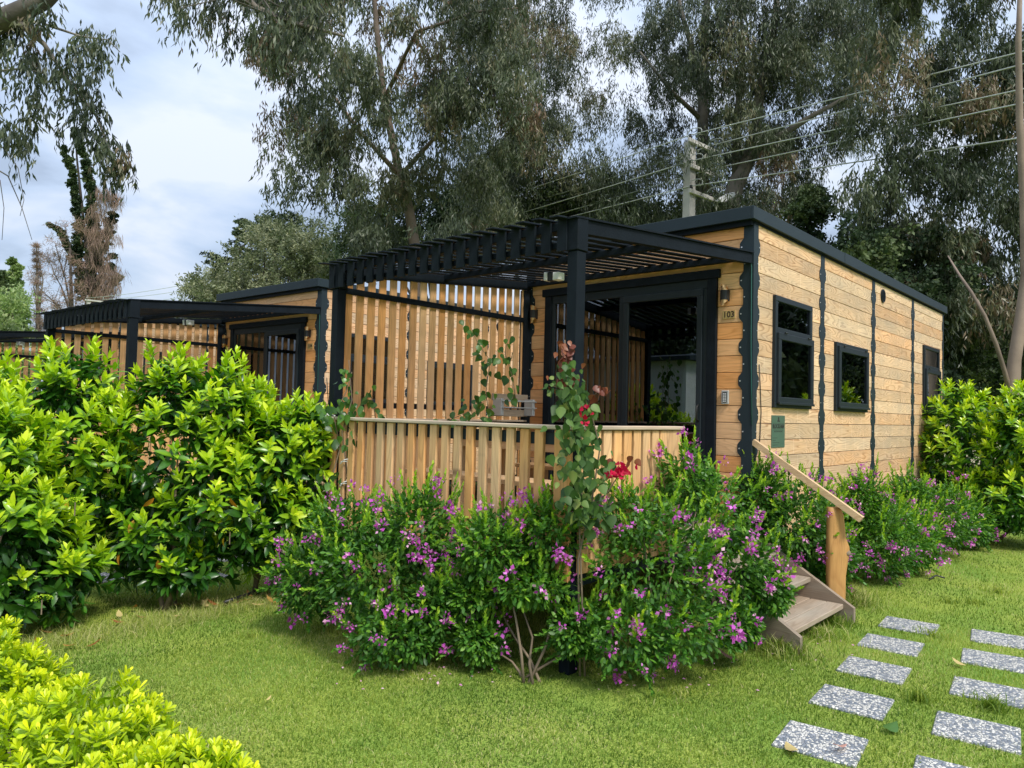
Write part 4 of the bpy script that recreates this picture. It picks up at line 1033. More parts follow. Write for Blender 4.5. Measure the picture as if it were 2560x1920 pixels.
GM = 'purple flowering milkwort bushes along the deck and wall'
for (lb, base, L_, n, fl, sp) in (
    ('purple flowering bush before the left half of the slat railing', gp(940, 1600), [(940, 1420, 4.75, .38, .34), (1040, 1330, 4.75, .24, .30), (860, 1330, 4.95, .26, .24), (780, 1450, 5.1, .28, .24), (1000, 1580, 4.5, .32, .18), (1080, 1520, 4.55, .20, .20)], 300, 62, 30),
    ('sparser purple flowering bush with bare stems before the middle of the railing', gp(1330, 1700), [(1230, 1370, 4.55, .26, .22), (1380, 1330, 4.5, .22, .22), (1180, 1490, 4.55, .18, .14), (1330, 1460, 4.45, .26, .13), (1440, 1570, 4.35, .17, .17), (1200, 1600, 4.45, .16, .13)], 230, 38, 22),
    ('largest purple flowering bush, at the railing corner left of the steps', gp(1640, 1660), [(1620, 1400, 4.45, .38, .38), (1760, 1300, 4.85, .34, .32), (1570, 1580, 4.3, .32, .22), (1700, 1560, 4.35, .30, .22), (1840, 1420, 4.8, .26, .26), (1560, 1300, 4.7, .24, .22), (1925, 1480, 4.85, .16, .16), (1840, 1560, 4.6, .16, .14), (1720, 1210, 5.0, .22, .24)], 300, 90, 34),
    ('purple flowering bush between the house corner and the live edge post', gp(2010, 1440), [(1990, 1310, 6.3, .42, .38), (1900, 1260, 6.3, .26, .34), (2060, 1390, 6.4, .30, .26)], 260, 52, 18),
    ('purple flowering bush against the long wall right of the post', gp(2210, 1420), [(2190, 1340, 7.2, .42, .40), (2150, 1270, 7.3, .28, .32), (2270, 1350, 7.6, .34, .34)], 260, 55, 14),
    ('farthest purple flowering bush against the long wall', gp(2360, 1365), [(2340, 1290, 8.7, .46, .42), (2420, 1310, 9.2, .32, .30), (2270, 1260, 8.4, .28, .34)], 230, 45, 10)):
    bush('flowering_bush', lb, 'bush', base, blobs_px(base, L_), n, 'poly', .04, GM, 6, 5200, fl, sp)

# climbing plants
hv, hf, htt = leaf_template(.78, .10, .18, ((.0, .45), (.18, .98), (.42, 1.0), (.72, .55)))
def climber_leaf(mtl, tone): 
    v, f, T = scatter(hv, hf, np.zeros((1, 3)), np.array([[0, 0, 1.]]), np.array([[0, -1., .1]]), np.array([1.]), np.array([tone]), htt); return npmesh('leaf', v, f, mtl, T.clip(0, 1))
BL = [climber_leaf(M['boug'], t_) for t_ in (.1, .35, .55, .85)]; RL = [climber_leaf(M['redleaf'], t_) for t_ in (.2, .9)]
BR = [climber_leaf(M['bract'], t_) for t_ in (.1, .5, .95)]; CL = [climber_leaf(M['climber'], t_) for t_ in (.1, .5, .9)]
def vine(name, label, cat, stems, leaves, stem_r=.007):
    """stems: lists of world points; leaves: list of (point, mesh, size, name)"""
    b = np.array(stems[0][0]); b[2] = 0; t = thing(name, label, cat, tuple(b), 0)
    for s in stems: part('stem', MB().tube([np.array(p)-b for p in s], [stem_r*(1-.6*i/(len(s)-1)) for i in range(len(s))], 6), M['twig'], t, smooth=True)
    for p, me, s, nm in leaves:
        d = np.array([RNG.normal(0, .45), RNG.normal(0, .45), -1.0 if nm == 'leaf' else RNG.normal(.2, .6)])
        q = Vector(d).to_track_quat('Z', 'Y'); m3 = q.to_matrix()
        # turn the blade roughly towards the open side (camera side of the post)
        nn_ = Vector(-CF*.9+RNG.normal(0, .55, 3)+np.array([0, 0, .35])); zz = Vector(d).normalized(); xx = nn_.cross(zz)
        if xx.length < 1e-3: continue
        xx.normalize(); yy = zz.cross(xx)   # local -Y is the leaf normal
        R_ = Matrix((xx, -yy, zz)).transposed() if False else Matrix((xx, yy, zz)).transposed()
        obj(nm, me, t, tuple(np.array(p)-b), R_.to_euler(), float(s))
    return t
stems = [[at(1462, 1690, 4.30), at(1455, 1500, 4.30), at(1448, 1300, 4.33), at(1462, 1150, 4.34), at(1440, 1020, 4.36), at(1415, 900, 4.38), at(1412, 850, 4.38)],
         [at(1450, 1690, 4.28), at(1445, 1400, 4.3), at(1480, 1250, 4.3), at(1500, 1120, 4.3), at(1470, 1000, 4.33), at(1500, 975, 4.3)],
         [at(1448, 1300, 4.33), at(1520, 1230, 4.25), at(1545, 1190, 4.22)], [at(1440, 1040, 4.36), at(1400, 970, 4.33), at(1372, 962, 4.33)]]
lvs = []
for _ in range(400):
    t_ = RNG.uniform(0, 1); py = 900+t_*400; c = 1415+(py-900)*.17 if py < 1200 else 1465-(py-1200)*.12
    wv = 20+44*math.sin(min(1, t_*1.5)*math.pi*.5)*(1 if py < 1180 else .65); px = c+RNG.normal(0, .5)*wv
    lvs.append((at(px, py, RNG.uniform(4.12, 4.42)), random.choice(BL[:3]) if RNG.uniform() < .90 else BL[3], RNG.uniform(.040, .078)*(.7 if py < 960 else 1), 'leaf'))
for _ in range(34):
    px, py = RNG.normal(1418, 16), RNG.uniform(850, 960); lvs.append((at(px, py, 4.3), random.choice(RL), RNG.uniform(.035, .06), 'leaf'))
for _ in range(10):
    px, py = RNG.normal(1500, 12), RNG.normal(965, 12); lvs.append((at(px, py, 4.28), random.choice(RL), RNG.uniform(.04, .06), 'leaf'))
for _ in range(22): lvs.append((at(RNG.uniform(1365, 1420), RNG.normal(965, 12), 4.33), random.choice(BL+RL), RNG.uniform(.03, .055), 'leaf'))
for _ in range(14): lvs.append((at(RNG.normal(1500, 22), RNG.uniform(1240, 1330), 4.25), random.choice(BL[:2]), RNG.uniform(.06, .09), 'leaf'))
for _ in range(46): lvs.append((at(RNG.normal(1548, 17), RNG.normal(1182, 9), RNG.uniform(4.15, 4.25)), random.choice(BR), RNG.uniform(.025, .04), 'bract'))
for _ in range(12): lvs.append((at(RNG.normal(1462, 10), RNG.normal(1040, 12), 4.13), random.choice(BR[:2]), RNG.uniform(.02, .035), 'bract'))
for _ in range(5): lvs.append((at(RNG.normal(1548, 24), RNG.normal(1150, 6), 4.2), random.choice(RL), .05, 'leaf'))
vine('bougainvillea', 'bougainvillea with crimson bracts climbing the front pergola post', 'climbing plant', stems, lvs)
stems = [[at(800, 1400, 5.95), at(815, 1250, 5.95), at(850, 1120, 5.95), at(835, 1040, 5.95), at(865, 980, 5.95), at(880, 930, 5.98)], [at(868, 1350, 5.92), at(870, 1200, 5.92), at(855, 1080, 5.92), at(880, 1000, 5.95), at(872, 900, 5.98)]]
lvs = [(at(RNG.normal(845, 26), RNG.uniform(1000, 1120), RNG.uniform(5.8, 5.98)), random.choice(CL), RNG.uniform(.06, .10), 'leaf') for _ in range(44)]
lvs += [(at(RNG.normal(848, 18), RNG.uniform(1170, 1300), RNG.uniform(5.85, 5.95)), random.choice(CL), RNG.uniform(.06, .10), 'leaf') for _ in range(26)]
lvs += [(at(RNG.normal(866, 14), RNG.uniform(920, 1010), 5.95), random.choice(CL), RNG.uniform(.03, .06), 'leaf') for _ in range(26)]
vine('climber', 'dark leaved climber at the left end of the slat railing', 'climbing plant', stems, lvs)
for (lb, col, n) in (('thin climber growing up the right half of the slatted screen', [(1225, 1060), (1215, 980), (1225, 900), (1195, 860), (1170, 800)], 46), ('thin climber rising beside the drying rack to the screen corner', [(1290, 1000), (1280, 940), (1262, 880), (1275, 830)], 24),
                     ('small leaved climber low on the left part of the slatted screen', [(940, 1060), (935, 1020), (925, 985)], 16), ('leafy climber along the foot of the slatted screen', [(1100, 1060), (1160, 1035), (1215, 1000)], 30)):
    s = [at(px, py, 6.35) for px, py in col]; lvs = []
    for _ in range(n):
        i = RNG.integers(0, len(col)-1); f = RNG.uniform(); px = col[i][0]*(1-f)+col[i+1][0]*f; py = col[i][1]*(1-f)+col[i+1][1]*f
        lvs.append((at(px+RNG.normal(0, 13), py+RNG.normal(0, 10), RNG.uniform(6.2, 6.4)), random.choice(CL), RNG.uniform(.04, .085), 'leaf'))
    vine('climber', lb, 'climbing plant', [s], lvs, .004)
# canes and string
for px, lb in ((865, 'bamboo cane tied to the left end of the railing, left of two'), (878, 'bamboo cane tied to the left end of the railing, right of two')):
    o = obj('bamboo_cane', MB().tube([at(px-4, 1330, 5.92), at(px, 1060, 5.97)], .009, 8).mesh('bamboo_cane', M['cane'], True)); tag(o, lb, 'cane', 'bamboo canes')
for py, lb in ((1150, 'white string round the canes, upper tie'), (1205, 'white string round the canes, lower tie')):
    o = obj('string_tie', MB().tube([at(850, py+10, 5.9), at(860, py, 5.88), at(885, py-6, 5.88), at(884, py+4, 5.9), at(852, py+4, 5.9)], .004, 6).mesh('string_tie', M['string'])); tag(o, lb, 'string')
o = obj('string_tie', MB().tube([at(806, 1050, 5.9), at(822, 1032, 5.88), at(838, 1040, 5.88), at(830, 1046, 5.88), at(812, 1030, 5.88)], .005, 6).mesh('string_tie', M['string'])); tag(o, 'white string bow at the left pergola post', 'string')

# fallen leaves
def fallen(px, py, me, size, label, grp):
    x, y = gp(px, py); o = obj('fallen_leaf', me, None, (x, y, .030)); o.rotation_euler = (random.uniform(1.42, 1.72), random.uniform(-.15, .15), random.uniform(0, 6.28)); o.scale = (size,)*3
    tag(o, label, 'leaf', grp)
def flat_leaf(t_, w_=.40):
    a_, b_, c_ = leaf_template(w_, .12, .3); v_, f_, T_ = scatter(a_, b_, np.zeros((1, 3)), np.array([[0, 0, 1.]]), np.array([[0, -1., .1]]), np.array([1.]), np.array([t_]), c_)
    return npmesh('fallen_leaf', v_, f_, M['fallen'], T_.clip(0, 1))
FLM = [flat_leaf(t_) for t_ in (.05, .4, .95)]; PKM = climber_leaf(M['pinkleaf'], .5)
nv_, nf_, ntt_ = leaf_template(.22, .2, .3); vv, ff, TT_ = scatter(nv_, nf_, np.zeros((1, 3)), np.array([[0, 0, 1.]]), np.array([[0, -1., .1]]), np.array([1.]), np.array([.6]), ntt_)
PKM = npmesh('fallen_leaf', vv, ff, M['pinkleaf'], TT_.clip(0, 1))
for (px, py, k_) in ((105, 1628, 2), (158, 1622, 1), (215, 1628, 0), (310, 1565, 0), (300, 1552, 2), (330, 1528, 0), (365, 1552, 0), (435, 1548, 2), (430, 1520, 0), (500, 1522, 2), (520, 1525, 2), (548, 1522, 0), (580, 1515, 0), (610, 1508, 0), (630, 1500, 1), (660, 1518, 2), (665, 1495, 1), (40, 1640, 1), (60, 1655, 0), (130, 1590, 0), (690, 1515, 1), (150, 1600, 1), (20, 1690, 0), (180, 1595, 0)):
    fallen(px, py, FLM[k_], random.uniform(.075, .11), ['dry orange brown leaf on the ground under the hedge', 'dry tan leaf on the ground under the hedge', 'pale yellow dead leaf on the ground under the hedge'][k_]+(' near the left border' if px < 230 else ' between the two trunks' if px < 440 else ' by the irrigation pipe'), 'dead leaves under the hedge')
fallen(1845, 1662, PKM, .16, 'long pinkish dead leaf on the lawn between bush and path', None); fallen(1553, 1715, FLM[2], .08, 'pale curled leaf on the lawn below the flowering bush', None)
fallen(2415, 1675, FLM[2], .10, 'pale leaf between two slabs near the right border', None); fallen(2219, 1838, CL[1], .09, 'green leaf lying on the lawn between the slab columns', None)
fallen(2117, 1875, PKM, .13, 'pink narrow leaf lying on the nearest slab', None); fallen(1965, 1870, FLM[2], .13, 'pale narrow leaf lying on the left rim of the nearest slab', None)
fallen(665, 1765, FLM[2], .04, 'tiny white fragment on the open lawn', None)
n = 110; bx = []
for i in range(n):
    px = RNG.uniform(820, 2150); py = RNG.uniform(1620, 1745) if px < 1900 else RNG.uniform(1500, 1700)
    x, y = gp(px, py); bx.append((x, y, .03))
V, F, T = scatter(*quad(.8), np.array(bx), RNG.normal(0, 1, (n, 3))*np.array([1, 1, .2]), np.array([[0, 0, 1.]])+RNG.normal(0, .2, (n, 3)), RNG.uniform(.012, .024, n), RNG.uniform(.7, 1, n))
o = obj('fallen_petals', npmesh('fallen_petals', V, F, M['petal'], T)); o['kind'] = 'stuff'; tag(o, 'pale pink petals scattered on the lawn below the flowering bushes', 'petals')
o = obj('irrigation_pipe', MB().tube([(*gp(560, 1516), .03), (*gp(600, 1504), .035), (*gp(640, 1492), .04), (*gp(690, 1476), .03), (*gp(760, 1470), .02)], .016, 8).mesh('irrigation_pipe', M['hose'], True)); tag(o, 'black irrigation pipe under the right end of the hedge', 'pipe')
o = obj('irrigation_pipe', MB().tube([(*gp(2325, 1452), .02), (*gp(2340, 1446), .03), (*gp(2362, 1450), .02)], .008, 6).mesh('irrigation_pipe', M['hose'], True)); tag(o, 'short black bit of pipe curving out of the lawn at right', 'pipe')

# ------------------------------------------------------------------ trees
DENS = 1.4
def clump_leaves(C_, R_, per, leaf, width, hang=.9, tone=.4, tspread=.22, twigs=26, lean=.45, flat=.8):
    """drooping twigs carrying leaves in each clump"""
    O = []; D = []; T = []
    for c, r in zip(C_, R_):
        tw = max(3, int(twigs)); a = nrm(RNG.normal(0, 1, (tw, 3)))*(RNG.uniform(0, 1, (tw, 1))**.4)*r; a[:, 2] = a[:, 2]*flat+r*.2
        drift = RNG.normal(0, .35, (tw, 3)); drift[:, 2] = -hang
        drift = nrm(drift); tl = RNG.uniform(.4, 1.1, tw)*r*(1.9 if (r < .36 and hang > .5) else 1)
        tt_ = tone+RNG.normal(0, tspread)+RNG.normal(0, .10, tw)
        if RNG.uniform() < .05+.05*(tone > .45): tt_ = tt_*0+.92+RNG.normal(0, .06, tw)
        m_ = int(per*DENS)//tw
        s = RNG.uniform(0, 1, (tw, m_)); P = c+a[:, None]+drift[:, None]*(s*tl[:, None])[..., None]+RNG.normal(0, .045*r/.6, (tw, m_, 3))
        d = np.array([0, 0, -hang])+RNG.normal(0, lean, (tw, m_, 3))+drift[:, None]*.3
        O.append(P.reshape(-1, 3)); D.append(d.reshape(-1, 3)); T.append(np.repeat(tt_, m_)+RNG.normal(0, .08, tw*m_))
    O = np.concatenate(O); D = np.concatenate(D); T = np.concatenate(T).clip(0, 1); n = len(O)
    v, f = quad(width*1.2); return scatter(v, f, O, D, RNG.normal(0, 1, (n, 3)), 1.08*leaf*RNG.uniform(.65, 1.15, n), T)
def inpoly(px, py, poly):
    c = False; n = len(poly); j = n-1
    for i in range(n):
        xi, yi = poly[i]; xj, yj = poly[j]
        if (yi > py) != (yj > py) and px < (xj-xi)*(py-yi)/(yj-yi)+xi: c = not c
        j = i
    return c
def sample_clumps(poly, n, d0, dj, r0, r1, holes=()):
    xs = [p[0] for p in poly]; ys = [p[1] for p in poly]; C_ = []; R_ = []
    while len(C_) < n:
        px, py = RNG.uniform(min(xs), max(xs)), RNG.uniform(min(ys), max(ys))
        if not inpoly(px, py, poly): continue
        if any((px-h[0])**2+(py-h[1])**2 < h[2]**2 for h in holes): continue
        C_.append(at(px, py, d0+RNG.uniform(-dj, dj))); R_.append(RNG.uniform(r0, r1))
    return C_, R_
def tree(name, label, base, trunk, radii, C_, R_, per, leaf, width, mtl, bark, group=None, limbs=.35, twigs=26, tone=.4, extra=(), **kw):
    b = np.array([base[0], base[1], 0.]); t = thing(name, label, 'tree', tuple(b), 0, group)
    tp = [np.array(p)-b for p in trunk]; part('trunk', MB().tube(tp, radii, 12), bark, t, smooth=True)
    for (pts, rr) in extra: part('limb', MB().tube([np.array(p)-b for p in pts], rr, 8), bark, t, smooth=True)
    if len(C_):
        V, F, T = clump_leaves(np.array(C_)-b, R_, per, leaf, width, twigs=twigs, tone=tone, **kw)
        obj('crown', npmesh('crown', V, F, mtl, T), t)
        lm = MB()
        for c in C_:
            if RNG.uniform() > limbs: continue
            c = np.array(c)-b; k_ = RNG.integers(max(1, len(tp)//2), len(tp)); s = tp[k_]; mid = (s+c)/2+np.array([0, 0, .25])+RNG.normal(0, .15, 3)
            L_ = np.linalg.norm(c-s); r0 = min(radii[k_]*.5, .015*L_+.01); lm.tube([s, s*.6+mid*.4+RNG.normal(0, .06, 3), mid, c*.6+mid*.4+RNG.normal(0, .06, 3), c, c+np.array([0, 0, -.3])], [r0, r0*.8, r0*.6, r0*.45, r0*.3, .004], 5, False)
        part('limb', lm, bark, t, smooth=True)
    return t
GE = 'eucalyptus trees behind the houses'
polyA = [(560, -160), (640, 60), (668, 210), (662, 340), (700, 450), (720, 500), (830, 520), (870, 600), (1080, 620), (1230, 600), (1330, 300), (1300, -160)]
C1, R1 = sample_clumps(polyA, 88, 17, 2.0, .45, .80, ((760, 480, 40), (1035, 560, 46), (1010, 470, 30)))
tA = at(1035, 1070, 18)
tree('eucalyptus_tree', 'eucalyptus with weeping reddish leaves above the slatted pergola, pale trunk', tA, [at(1045, 1100, 18), at(1042, 800, 18), at(1038, 620, 18), at(1022, 520, 18), at(1000, 440, 18), at(960, 250, 18), at(940, 60, 17.6), at(930, -100, 17.5)],
     [.20, .17, .14, .12, .10, .085, .06, .04], C1, R1, 720, .155, .17, M['euc'], M['eucbark'], GE, 0, 36, .50,
     extra=(([at(1000, 440, 18), at(900, 330, 17.6), at(790, 180, 17.2), at(720, 90, 17)], [.07, .05, .035, .02]), ([at(960, 250, 18), at(1040, 80, 17), at(1190, 30, 16.5), at(1300, 20, 16)], [.06, .04, .03, .015]), ([at(1000, 440, 18), at(1100, 330, 17.4), at(1180, 180, 17)], [.06, .04, .02])))
polyB = [(1150, -160), (1150, 200), (1100, 600), (1500, 610), (1760, 560), (1760, -160)]
C2, R2 = sample_clumps(polyB, 125, 25, 2.2, .6, 1.05, ((1480, 40, 45), (1590, 205, 60), (1570, 235, 40), (1757, 120, 30), (1757, 230, 34), (1757, 340, 30)))
tree('eucalyptus_tree', 'eucalyptus behind the concrete pole, slim dark upright trunk', at(1752, 1065, 24), [at(1752, 1080, 24), at(1755, 700, 24), at(1757, 400, 24), at(1757, 220, 24), at(1762, 60, 24), at(1778, -100, 24)], [.26, .22, .19, .16, .12, .08], C2, R2, 820, .165, .15, M['euc'], M['greybark'], GE, 0, 40, .34,
     extra=(([at(1757, 220, 24), at(1730, 120, 24), at(1700, 20, 24), at(1690, -80, 24)], [.12, .10, .07, .05]), ([at(1755, 300, 24), at(1680, 230, 23.5), at(1600, 130, 23)], [.09, .06, .03])))
polyC = [(1740, -160), (1740, 560), (1850, 560), (1960, 600), (2000, 480), (2070, 400), (2180, 380), (2180, -160)]
C3, R3 = sample_clumps(polyC, 110, 23, 2.2, .55, 1.0, ((2090, 490, 78), (1880, 340, 32), (1855, 420, 38), (1825, 520, 44)))
tree('eucalyptus_tree', 'big eucalyptus above the roof corner with thick leaning trunk', at(1815, 1065, 23), [at(1810, 1080, 23), at(1812, 620, 23), at(1818, 540, 23), at(1840, 460, 23), at(1872, 395, 23), at(1890, 330, 23), at(1900, 220, 23), at(1930, 100, 23), at(1950, -60, 23)], [.38, .32, .30, .26, .22, .18, .14, .11, .08], C3, R3, 820, .165, .15, M['euc'], M['greybark'], GE, 0, 40, .30,
     extra=(([at(1872, 395, 23), at(1950, 340, 22.5), at(2030, 290, 22), at(2120, 240, 21.6)], [.16, .12, .08, .04]), ([at(1840, 460, 23), at(1840, 300, 23), at(1860, 150, 23), at(1850, 0, 23)], [.14, .11, .07, .04])))
polyD = [(2140, -160), (2150, 330), (2170, 420), (2150, 520), (2110, 560), (2200, 700), (2300, 760), (2380, 880), (2640, 900), (2640, -160)]
C4, R4 = sample_clumps(polyD, 100, 16.2, 1.4, .42, .80, ((2120, 530, 60), (2420, 820, 40), (2460, 520, 40)))
tree('eucalyptus_tree', 'eucalyptus at the right border with smooth pinkish forked trunk', at(2520, 1100, 12.5), [at(2545, 1180, 12.5), at(2533, 1040, 12.5), at(2530, 990, 12.5), at(2536, 900, 12.5), at(2552, 800, 12.5), at(2566, 690, 12.5), at(2560, 500, 12.4), at(2549, 300, 12.4), at(2546, 100, 12.3), at(2552, -80, 12.2)], [.14, .13, .12, .10, .095, .085, .065, .055, .045, .03], C4, R4, 760, .155, .17, M['euc'], M['eucbark'], GE, 0, 36, .42,
     extra=(([at(2530, 1000, 12.5), at(2512, 930, 12.45), at(2490, 860, 12.4), at(2462, 790, 12.4), at(2428, 730, 12.5), at(2400, 690, 12.7), at(2370, 640, 13.2)], [.045, .036, .034, .030, .026, .022, .012]),))
# foliage hanging from a limb that enters over the top edge, centre left
polyE = [(405, -120), (400, 60), (470, 120), (540, 70), (600, 110), (680, 160), (760, 260), (900, 200), (900, -120)]
C5, R5 = sample_clumps(polyE, 40, 11.5, .8, .22, .38)
tE = at(1350, -900, 11.5)
tree('eucalyptus_tree', 'eucalyptus limb with hanging leaves across the top edge, left of centre', (at(-900, 1000, 13)), [at(-900, 1100, 13), at(-880, 200, 13), at(-700, -600, 12.5), at(0, -700, 12), at(400, -300, 11.6), at(560, -60, 11.5), at(640, 20, 11.5), at(740, 60, 11.5), at(860, 90, 11.5)], [.45, .40, .30, .20, .12, .06, .05, .04, .02], C5, R5, 130, .135, .17, M['euc'], M['greybark'], None, .15, 16, .25, lean=.35)
polyF = [(-60, -80), (-60, 330), (60, 340), (90, 200), (200, 150), (250, 140), (300, 130), (230, 40), (140, -80)]
C6, R6 = sample_clumps(polyF, 26, 9.5, .6, .18, .30, ((20, 260, 40),))
for px, py in ((130, 170), (100, 240), (85, 290), (180, 210), (200, 260), (225, 300), (250, 330), (280, 350), (290, 390), (285, 430), (300, 400), (170, 130), (255, 370), (190, 320), (240, 250), (215, 200), (60, 120), (30, 60), (80, 50)):
    C6.append(at(px, py, 9.5+RNG.uniform(-.3, .3))); R6.append(RNG.uniform(.15, .22))
tree('eucalyptus_tree', 'eucalyptus branch hanging into the top left corner from beyond the frame', at(-600, 1000, 9.5), [at(-600, 1100, 9.8), at(-560, 500, 9.8), at(-300, 200, 9.6), at(-80, 90, 9.5), at(30, 40, 9.5), at(110, 0, 9.5), at(200, -90, 9.5)], [.36, .30, .20, .15, .13, .11, .09], C6, R6, 96, .12, .19, M['euc'], M['greybark'], None, .0, 12, .22, lean=.35,
     extra=(([at(30, 40, 9.5), at(110, 110, 9.5), at(170, 200, 9.5), at(240, 290, 9.5), at(285, 400, 9.5)], [.05, .03, .02, .015, .006]), ([at(110, 60, 9.5), at(200, 90, 9.5), at(270, 100, 9.5), at(300, 130, 9.5)], [.02, .012, .008, .005]),
            ([at(-60, 60, 9.5), at(-20, 180, 9.4), at(60, 170, 9.4), at(110, 185, 9.4)], [.03, .02, .01, .005]), ([at(-80, 380, 9.3), at(20, 440, 9.3), at(55, 520, 9.3), at(80, 600, 9.3)], [.012, .008, .005, .003]), ([at(-80, 340, 9.3), at(10, 370, 9.3), at(45, 420, 9.3), at(60, 500, 9.3), at(50, 540, 9.3)], [.012, .008, .005, .004, .003]), ([at(-60, 430, 9.3), at(0, 450, 9.3), at(10, 520, 9.3), at(5, 600, 9.3)], [.01, .006, .004, .003])))
# dense dark trees low behind the roof
def dense(label, name, base, poly, n, d, dj, r0, r1, per, leaf, width, mtl, tone, group=None, **kw):
    C_, R_ = sample_clumps(poly, n, d, dj, r0, r1)
    mid = np.mean([p for p in C_], axis=0)
    return tree(name, label, base, [np.array([base[0], base[1], 0]), (np.array([base[0], base[1], 0])+mid)/2, mid], [.16, .13, .06], C_, R_, per, leaf, width, mtl, M['darkbark'], group, .3, 22, tone, **kw)
GB = 'dark bushy trees behind the nearest house'
dense('dark dense tree behind the long roof edge', 'broadleaf_tree', at(2240, 1060, 16), [(2080, 660), (2150, 560), (2220, 560), (2380, 700), (2440, 1000), (2250, 1000), (2080, 700)], 42, 16, 1.2, .45, .8, 800, .10, .5, M['conif'], .5, GB, hang=.1, lean=1.0)
dense('dark dense tree behind the far end of the house', 'broadleaf_tree', at(2460, 1060, 18), [(2330, 820), (2420, 760), (2600, 700), (2660, 1060), (2340, 1060)], 44, 18, 1.0, .5, .85, 800, .11, .5, M['conif'], .45, GB, hang=.1, lean=1.0)
dense('dark columnar tree seen over the roof beside the leaning trunk', 'conifer_tree', at(2020, 1060, 20), [(1975, 620), (1990, 500), (2020, 470), (2045, 500), (2062, 640), (2040, 700), (1985, 700)], 24, 20, .4, .30, .5, 600, .10, .45, M['conif'], .6, GB, hang=.3, lean=.9)
dense('dark low trees behind the pergola and power lines', 'broadleaf_tree', at(1330, 1060, 26), [(1120, 480), (1250, 420), (1500, 470), (1650, 500), (1850, 520), (1850, 640), (1120, 640)], 70, 27.5, 1.0, .7, 1.1, 700, .15, .4, M['conif'], .5, GB, hang=.3, lean=.9)
dense('bushy trees between pale trunk and pergola', 'broadleaf_tree', at(1150, 1060, 25), [(860, 560), (950, 500), (1150, 480), (1150, 640), (860, 640)], 30, 26, .8, .5, .9, 600, .14, .35, M['conif'], .6, GB, hang=.3, lean=.9)
# left background
dense('large grey green olive tree behind the second house', 'olive_tree', at(680, 1060, 30), [(500, 740), (560, 690), (620, 640), (660, 590), (740, 570), (810, 600), (850, 660), (870, 760), (860, 860), (480, 860)], 85, 30, 2.0, .7, 1.05, 620, .14, .3, M['olive'], .55, None, hang=-.2, lean=1.0)
dense('small grey green olive tree low at its left', 'olive_tree', at(520, 1060, 31), [(480, 720), (520, 700), (580, 740), (600, 840), (470, 840)], 16, 31, .8, .4, .7, 520, .14, .3, M['olive'], .6, None, hang=-.2, lean=1.0)
dense('thin bluish tree at the right of the olive tree', 'olive_tree', at(815, 1060, 28), [(790, 600), (830, 590), (860, 640), (870, 760), (800, 760)], 14, 28, .8, .35, .55, 300, .14, .22, M['olive'], .5, None, hang=-.2, lean=1.0)
cc = [(700, 545), (660, 560), (735, 555), (640, 580), (620, 600), (600, 590), (605, 560), (625, 640), (600, 660), (610, 690), (720, 590), (670, 590), (560, 660), (545, 680), (550, 700), (535, 650), (590, 625), (640, 640), (655, 615), (570, 690), (735, 580), (690, 570)]
Cc = [at(px, py, 36+RNG.uniform(-.6, .6)) for px, py in cc]
tree('cypress_tree', 'dark ragged conifer rising behind the olive tree', at(680, 1060, 36), [at(680, 1080, 36), at(680, 750, 36), at(690, 560, 36)], [.25, .2, .08], Cc, [RNG.uniform(.30, .55) for _ in Cc], 420, .12, .5, M['conif'], M['darkbark'], None, 1.0, 14, .35, hang=.0, lean=1.0)
# ivy-clad twin cypress
def line_clumps(pts, n, d, r0, r1, jit):
    C_ = []; R_ = []
    for i in range(n):
        f = i/(n-1)*(len(pts)-1); k_ = min(int(f), len(pts)-2); q = f-k_; px = pts[k_][0]*(1-q)+pts[k_+1][0]*q; py = pts[k_][1]*(1-q)+pts[k_+1][1]*q
        C_.append(at(px+RNG.normal(0, jit), py+RNG.normal(0, jit*.4), d)); R_.append(r0+(r1-r0)*i/(n-1))
    return C_, R_
D2 = 64
Cs, Rs = [], []
for pts, n_, r0, r1, j in (([(186, 322), (205, 380), (225, 450), (235, 540), (240, 640), (240, 740)], 40, .16, .62, 4), ([(160, 368), (180, 430), (192, 520), (200, 620), (205, 740)], 34, .14, .48, 3), ([(125, 562), (150, 580), (170, 620), (190, 660)], 16, .14, .34, 2), ([(286, 535), (272, 560), (262, 600), (255, 660)], 12, .2, .45, 4), ([(280, 620), (285, 700), (250, 760)], 9, .25, .45, 8)):
    a_, b_ = line_clumps(pts, n_, D2, r0, r1, j); Cs += a_; Rs += b_
tw_ = tree('cypress_tree', 'tall ivy clad twin cypress with dry brown vines, left of the second pergola', at(225, 1060, D2), [at(225, 1080, D2), at(225, 700, D2), at(225, 420, D2)], [.5, .4, .1], Cs, Rs, 420, .20, .55, M['conif'], M['darkbark'], None, .1, 16, .45, hang=.1, lean=1.0)
Cb = [at(RNG.uniform(228, 300), RNG.uniform(470, 760), D2-1.2) for _ in range(34)]
bb = np.array([tw_.location[0], tw_.location[1], 0]); V, F, T = clump_leaves(np.array(Cb)-bb, [.8]*34, 120, .75, .035, twigs=20, tone=.6, hang=1.2, lean=.35)
o = obj('dry_vine', npmesh('dry_vine', V, F, M['brownvine'], T), tw_); o['label'] = 'brown leafless vines hanging down the trunk'
Cb = [at(px+RNG.normal(0, 10), py+RNG.normal(0, 8), D2-2) for px, py in ((130, 640), (150, 650), (175, 670), (120, 700), (150, 700), (180, 710), (110, 745), (140, 760), (170, 750), (200, 760), (125, 665), (100, 690), (160, 730), (185, 690), (150, 600), (175, 590), (190, 570), (130, 770), (180, 770))]
tree('bare_tree', 'reddish bare branched tree left of the ivy clad cypress', at(185, 1060, D2-2), [at(185, 1080, D2-2), at(180, 800, D2-2), at(175, 620, D2-2)], [.25, .2, .06], Cb, [.75]*len(Cb), 130, .5, .06, M['brownvine'], M['darkbark'], None, .9, 12, .8, hang=-.1, lean=1.0)
